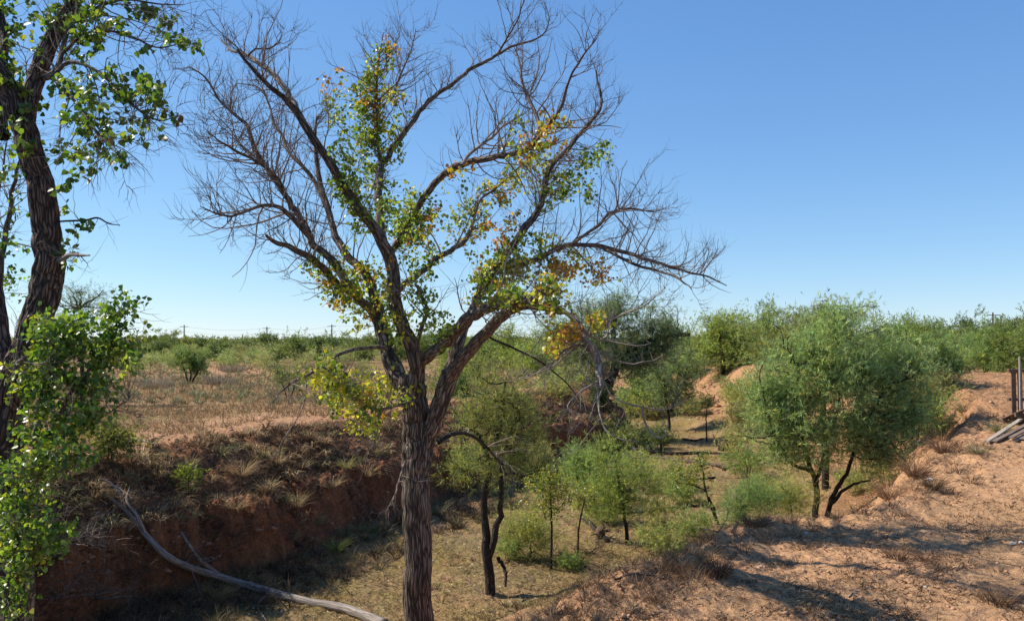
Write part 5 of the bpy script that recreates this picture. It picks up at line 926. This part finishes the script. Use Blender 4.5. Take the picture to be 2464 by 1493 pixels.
bunches('sand_weeds', 'small dark spiky weeds dotted over the sandy bank', 900, 6.5, 30, (3, 4), .10, [(.14, .085, .05), (.20, .125, .07), (.30, .20, .11)], 18, droop=.2)
bunches('rim_weeds', 'brown weeds lining the crumbling sand edge', 3000, 7, 32, (3, 4), .24, [(.22, .14, .08), (.15, .09, .055), (.32, .22, .13)], 22, cond=lambda x, y, d: d[3] < .7, droop=.4)
bunches('bed_weeds', 'knee-high brown and green weeds dotted over the creek bed', 700, 12, 45, (1,), .20, [(.26, .18, .09), (.15, .10, .055), (.20, .22, .08), (.10, .07, .04)], 16, droop=.4, w=.008)
bunches('foot_weeds', 'tall dead weeds and stems matted along the foot of the left bank, darkened for its shade', 7000, 12, 45, (1,), .42, [(.12, .085, .05), (.20, .15, .10), (.07, .05, .035), (.14, .14, .07)], 22, cond=lambda x, y, d: (d[0] < 1.7) & (d[0] < d[2]), droop=.5, w=.008)  # dead weeds, coloured dark to paint in the shade below the bank
bunches('grey_scrub', 'low grey-green scrub thickening towards the back of the plain', 2200, 30, 90, (0,), .40, [(.26, .27, .14), (.22, .24, .12), (.30, .26, .16)], 12, w=.012, droop=.2)
bunches('plain_bunchgrass', 'bunches of dry grass dotted over the plain', 1300, 16, 70, (0,), .26, [(.32, .22, .12), (.24, .17, .09), (.22, .20, .09)], 12, w=.009, droop=.3)
litter('bank_grass', 'thin dry grass and rootlets over the eroded bank', 'grass', 160000, 12, 50, (2,), r, (.05, .20), .006, [(.36, .26, .15), (.26, .17, .09), (.16, .10, .06)], .6, .0, 1.4)
litter('bank_top_weeds', 'short dark weeds along the crumbling bank top', 'weeds', 16000, 14, 50, (0,), r, (.03, .10), .008, [(.16, .09, .05), (.26, .15, .08)], .9, .05, 1.5, cond=lambda x, y, d: d[1] < 1.6)
litter('far_bank_grass', 'tan grass on the far right slope', 'grass', 26000, 15, 70, (3,), r, (.05, .14), .010, [(.40, .29, .14), (.30, .22, .09)], 1.5, .0, .9)
# clods of earth and pebbles
OCT = np.array([(1, 0, 0), (-1, 0, 0), (0, 1, 0), (0, -1, 0), (0, 0, 1), (0, 0, -1)], float); OT = np.array([(0, 2, 4), (2, 1, 4), (1, 3, 4), (3, 0, 4), (2, 0, 5), (1, 2, 5), (3, 1, 5), (0, 3, 5)])
def clods(name, label, mat, n, y0, y1, zones, cond=None, s=(.012, .05), cat='clods'):
    x, y, z, d = fan_points(n, y0, y1, zones, r, cond=cond); m = len(x); sz = s[0] + (s[1] - s[0]) * r.random(m) ** 3
    V = OCT[None] * r.uniform(.5, 1.2, (m, 6, 1)) * sz[:, None, None] * np.array([1.2, 1.2, .7]) + r.normal(0, .12, (m, 6, 3)) * sz[:, None, None] + np.stack([x, y, z], 1)[:, None]
    T = (OT[None] + (np.arange(m) * 6)[:, None, None]).reshape(-1, 3)
    link(name, mesh_np(name, V.reshape(-1, 3), T=T, mat=M[mat]), label=label, category=cat, kind='stuff')
clods('earth_clods', 'crumbled red earth clods on the left bank and its edge', 'clod', 14000, 13, 45, (0, 2), cond=lambda x, y, d: (d[1] < 1.3) | (d[0] < 2), s=(.02, .10))
clods('sand_clods', 'small clods and lumps on the sandy bank', 'clod_sand', 7000, 6, 34, (3, 4), s=(.008, .04))
clods('red_clods', 'larger clods on the red slope left of the wooden pallets', 'clod_sand', 4000, 16, 40, (3, 4), cond=lambda x, y, d: x > 8, s=(.02, .07))
clods('far_clods', 'broken red clods on the far red slope', 'clod', 3000, 40, 66, (3, 4), cond=lambda x, y, d: (x < 17) & (x > 4), s=(.06, .28))
for px, py, s, lab in [(2238, 1156, .055, 'white stone at the end of the gully'), (2437, 1312, .04, 'pale stone on the sand near the right edge'), (2456, 1306, .03, 'small pale stone close to the right edge'), (2225, 1413, .02, 'tiny pale pebble on the shaded sand'), (1830, 1362, .02, 'small flat pebble near the start of the sand'), (1940, 1283, .025, 'pale pebble above the tree shadow')]:
    b = hit(px, py); V = OCT * s; V = np.vstack([V, unit(np.array([(a, c, e) for a in (-1, 1) for c in (-1, 1) for e in (-1, 1)], float)) * s * .95]); V = V * np.array([1.3, 1, .65]) + r.normal(0, s * .06, V.shape)
    import bmesh
    bm = bmesh.new(); [bm.verts.new(v) for v in V]; bmesh.ops.convex_hull(bm, input=bm.verts); me = bpy.data.meshes.new('stone'); bm.to_mesh(me); bm.free(); me.materials.append(M['stone'])
    link('stone', me, loc=tuple(b + [0, 0, s * .3]), label=lab, category='stone')
# sticks on the sand
for i, (px, py, a, L, lab) in enumerate([(2080, 1370, .3, .5, 'dry curved straw stalk lying below the low brown clumps'), (1790, 1420, 2.6, .35, 'pale forked twig beside the round weed clump'), (2370, 1350, -.4, .5, 'thin stalk on the sand at the right'), (2040, 1440, .5, .45, 'pale thin stick on the shaded sand near the bottom'), (2120, 1465, -.5, .4, 'second pale stick near the bottom of the sand'), (1500, 1465, .1, .5, 'dark twig lying at the bottom of the sand left of centre'), (2300, 1375, .9, .5, 'fan of pale stalks on the sand right of the low clumps'), (1250, 1440, .4, .7, 'brown twig on the bed near the slender tree foot')]):
    b = hit(px, py); t = Tubes(); d = np.array([math.cos(a), math.sin(a), 0]); P = [b + [0, 0, .012]]
    for k in range(5):
        q = P[-1] + d * L / 5; q[2] = gz1(q[0], q[1]) + .015; P.append(q); d = unit(d + r.normal(0, .12, 3) * [1, 1, 0])
    t.add(catmull(np.array(P), 12), np.linspace(.006, .003, 12), 5); o = t.build('dry_stick', M['grey_wood'] if i % 2 else M['brown_wood'], None, b, label=lab, category='stick'); o.location = tuple(b)

# ------------------------------------------------------------------ wooden pallets at the right edge
def board(name, parent, c, dims, rot=(0, 0, 0), mat='plank_dark', rr=None):
    import bmesh
    from mathutils import Euler
    bm = bmesh.new(); bmesh.ops.create_cube(bm, size=1)
    for v in bm.verts: v.co = Vector((v.co.x * dims[0], v.co.y * dims[1], v.co.z * dims[2]))
    bmesh.ops.bevel(bm, geom=bm.edges[:], offset=min(dims) * .12, segments=1, affect='EDGES')
    me = bpy.data.meshes.new(name); bm.to_mesh(me); bm.free(); me.materials.append(M[mat])
    o = link(name, me, parent, tuple(c)); o.rotation_euler = rot; return o
Yp = 19.; g = P3(2433, 998, Yp); x0 = g[0]
zb = gz1(x0 + .5, Yp)
up = thing('wooden_pallet', 'dark wooden pallet standing upright at the right edge with gaps between its boards', 'pallet', (x0, Yp, zb))
Hh = (HZ - 887) / F * Yp - zb
for i in range(9): board('slat', up, (.05 + i * .145, 0 + (i % 2) * .006, Hh / 2), (.10, .03, Hh), (R(-2), 0, R(1) * (i % 3 - 1)), 'plank_brown' if i % 2 else 'plank_dark')
for zf in (.04, .42, .97): board('stringer', up, (.62, .06, Hh * zf), (1.34, .09, .07), (0, 0, 0), 'plank_dark')
pst = thing('wooden_stake', 'thin pale stake rising above the upright pallet', 'stake', (P3(2446, 0, Yp)[0], Yp - .12, zb)); board('stake', pst, (0, 0, (Hh + .28) / 2), (.035, .035, Hh + .28), (0, R(-1), 0), 'plank_grey')
mid_p = thing('wooden_pallet', 'dark pallet leaning flat in front of the upright pallet, its end boards sticking out', 'pallet', (x0 - .02, Yp - .55, zb + .28)); mid_p.rotation_euler = (R(-22), R(6), R(6))
for i in range(3): board('stringer', mid_p, (.6, -.15 + i * .42, .0), (1.3, .05, .10), (0, 0, 0), 'plank_dark')
for i in range(6): board('slat', mid_p, (.06 + i * .21, .26, .064), (.11, 1.0, .022), (0, 0, R(2) * (i % 2)), 'plank_brown' if i % 3 else 'plank_dark')
pb = [(2372, 1062, 2470, 998, 'plank_grey'), (2392, 1066, 2500, 1004, 'plank_brown'), (2432, 1052, 2530, 1000, 'plank_brown'), (2440, 1062, 2560, 1004, 'plank_grey'), (2458, 1062, 2590, 1006, 'plank_brown')]
p0 = P3(2372, 1062, 17.6); lp = thing('board_ramp', 'weathered grey boards laid side by side like a ramp on the slope below the pallets', 'boards', p0)
for k, (a, b, c, d, mt) in enumerate(pb):
    A0 = P3(a, b, 17.6); A0[2] = max(A0[2], gz1(A0[0], A0[1]) + .03); B0 = P3(c, d, 19.0); B0[2] = max(B0[2], gz1(B0[0], B0[1]) + .05); v = B0 - A0; L = np.linalg.norm(v)
    o = board('plank', lp, (A0 + B0) / 2 - p0, (L, .10, .03), (0, 0, 0), mt); o.rotation_euler = Vector(v).to_track_quat('X', 'Z').to_euler()

# ------------------------------------------------------------------ utility poles and wires
def pole(px, pytop, Yd, label, arm=True):
    x = (px - CX) / F * Yd; zb = gz1(x, Yd); zt = (HZ - pytop) / F * Yd; o = thing('utility_pole', label, 'utility pole', (x, Yd, zb), 'utility poles on the horizon' if False else None)
    t = Tubes(); t.add(np.array([[0, 0, -.2], [0, 0, (zt - zb) * .5], [0, 0, zt - zb]]), [.20, .17, .13], 8); t.build('post', M['pole'], o)
    board('crossarm', o, (0, -.2, zt - zb - .5), (2.2, .12, .14), mat='plank_dark')
    return np.array([x, Yd, zt - .4])
ps = [pole(443, 781, 230, 'utility pole on the left horizon, leftmost of the three'), pole(642, 785, 230, 'utility pole on the left horizon, middle one of the three'), pole(798, 780, 225, 'utility pole on the left horizon behind the central tree')]
pole(2388, 751, 150, 'utility pole rising above the thicket at the right')
e0 = P3(250, 800, 235); e1 = P3(1500, 770, 225)
for k, dz in enumerate((0, -1.3)):
    pts = [e0] + ps + [e1]; P = []
    for a, b in zip(pts[:-1], pts[1:]):
        for t_ in np.linspace(0, 1, 8, endpoint=False): P.append(a * (1 - t_) + b * t_ + np.array([0, 0, dz - .8 * 4 * t_ * (1 - t_)]))
    P.append(e1 + [0, 0, dz]); t = Tubes(); t.add(np.array(P), np.full(len(P), .022), 4)
    o = t.build('power_line', M['wire'], None, e0, label=('upper' if k == 0 else 'lower') + ' thin power line strung along the left horizon', category='power line'); o.location = tuple(e0)
tot = sum(len(m.polygons) for m in bpy.data.meshes); print('POLYS', tot, 'OBJECTS', len(bpy.data.objects))
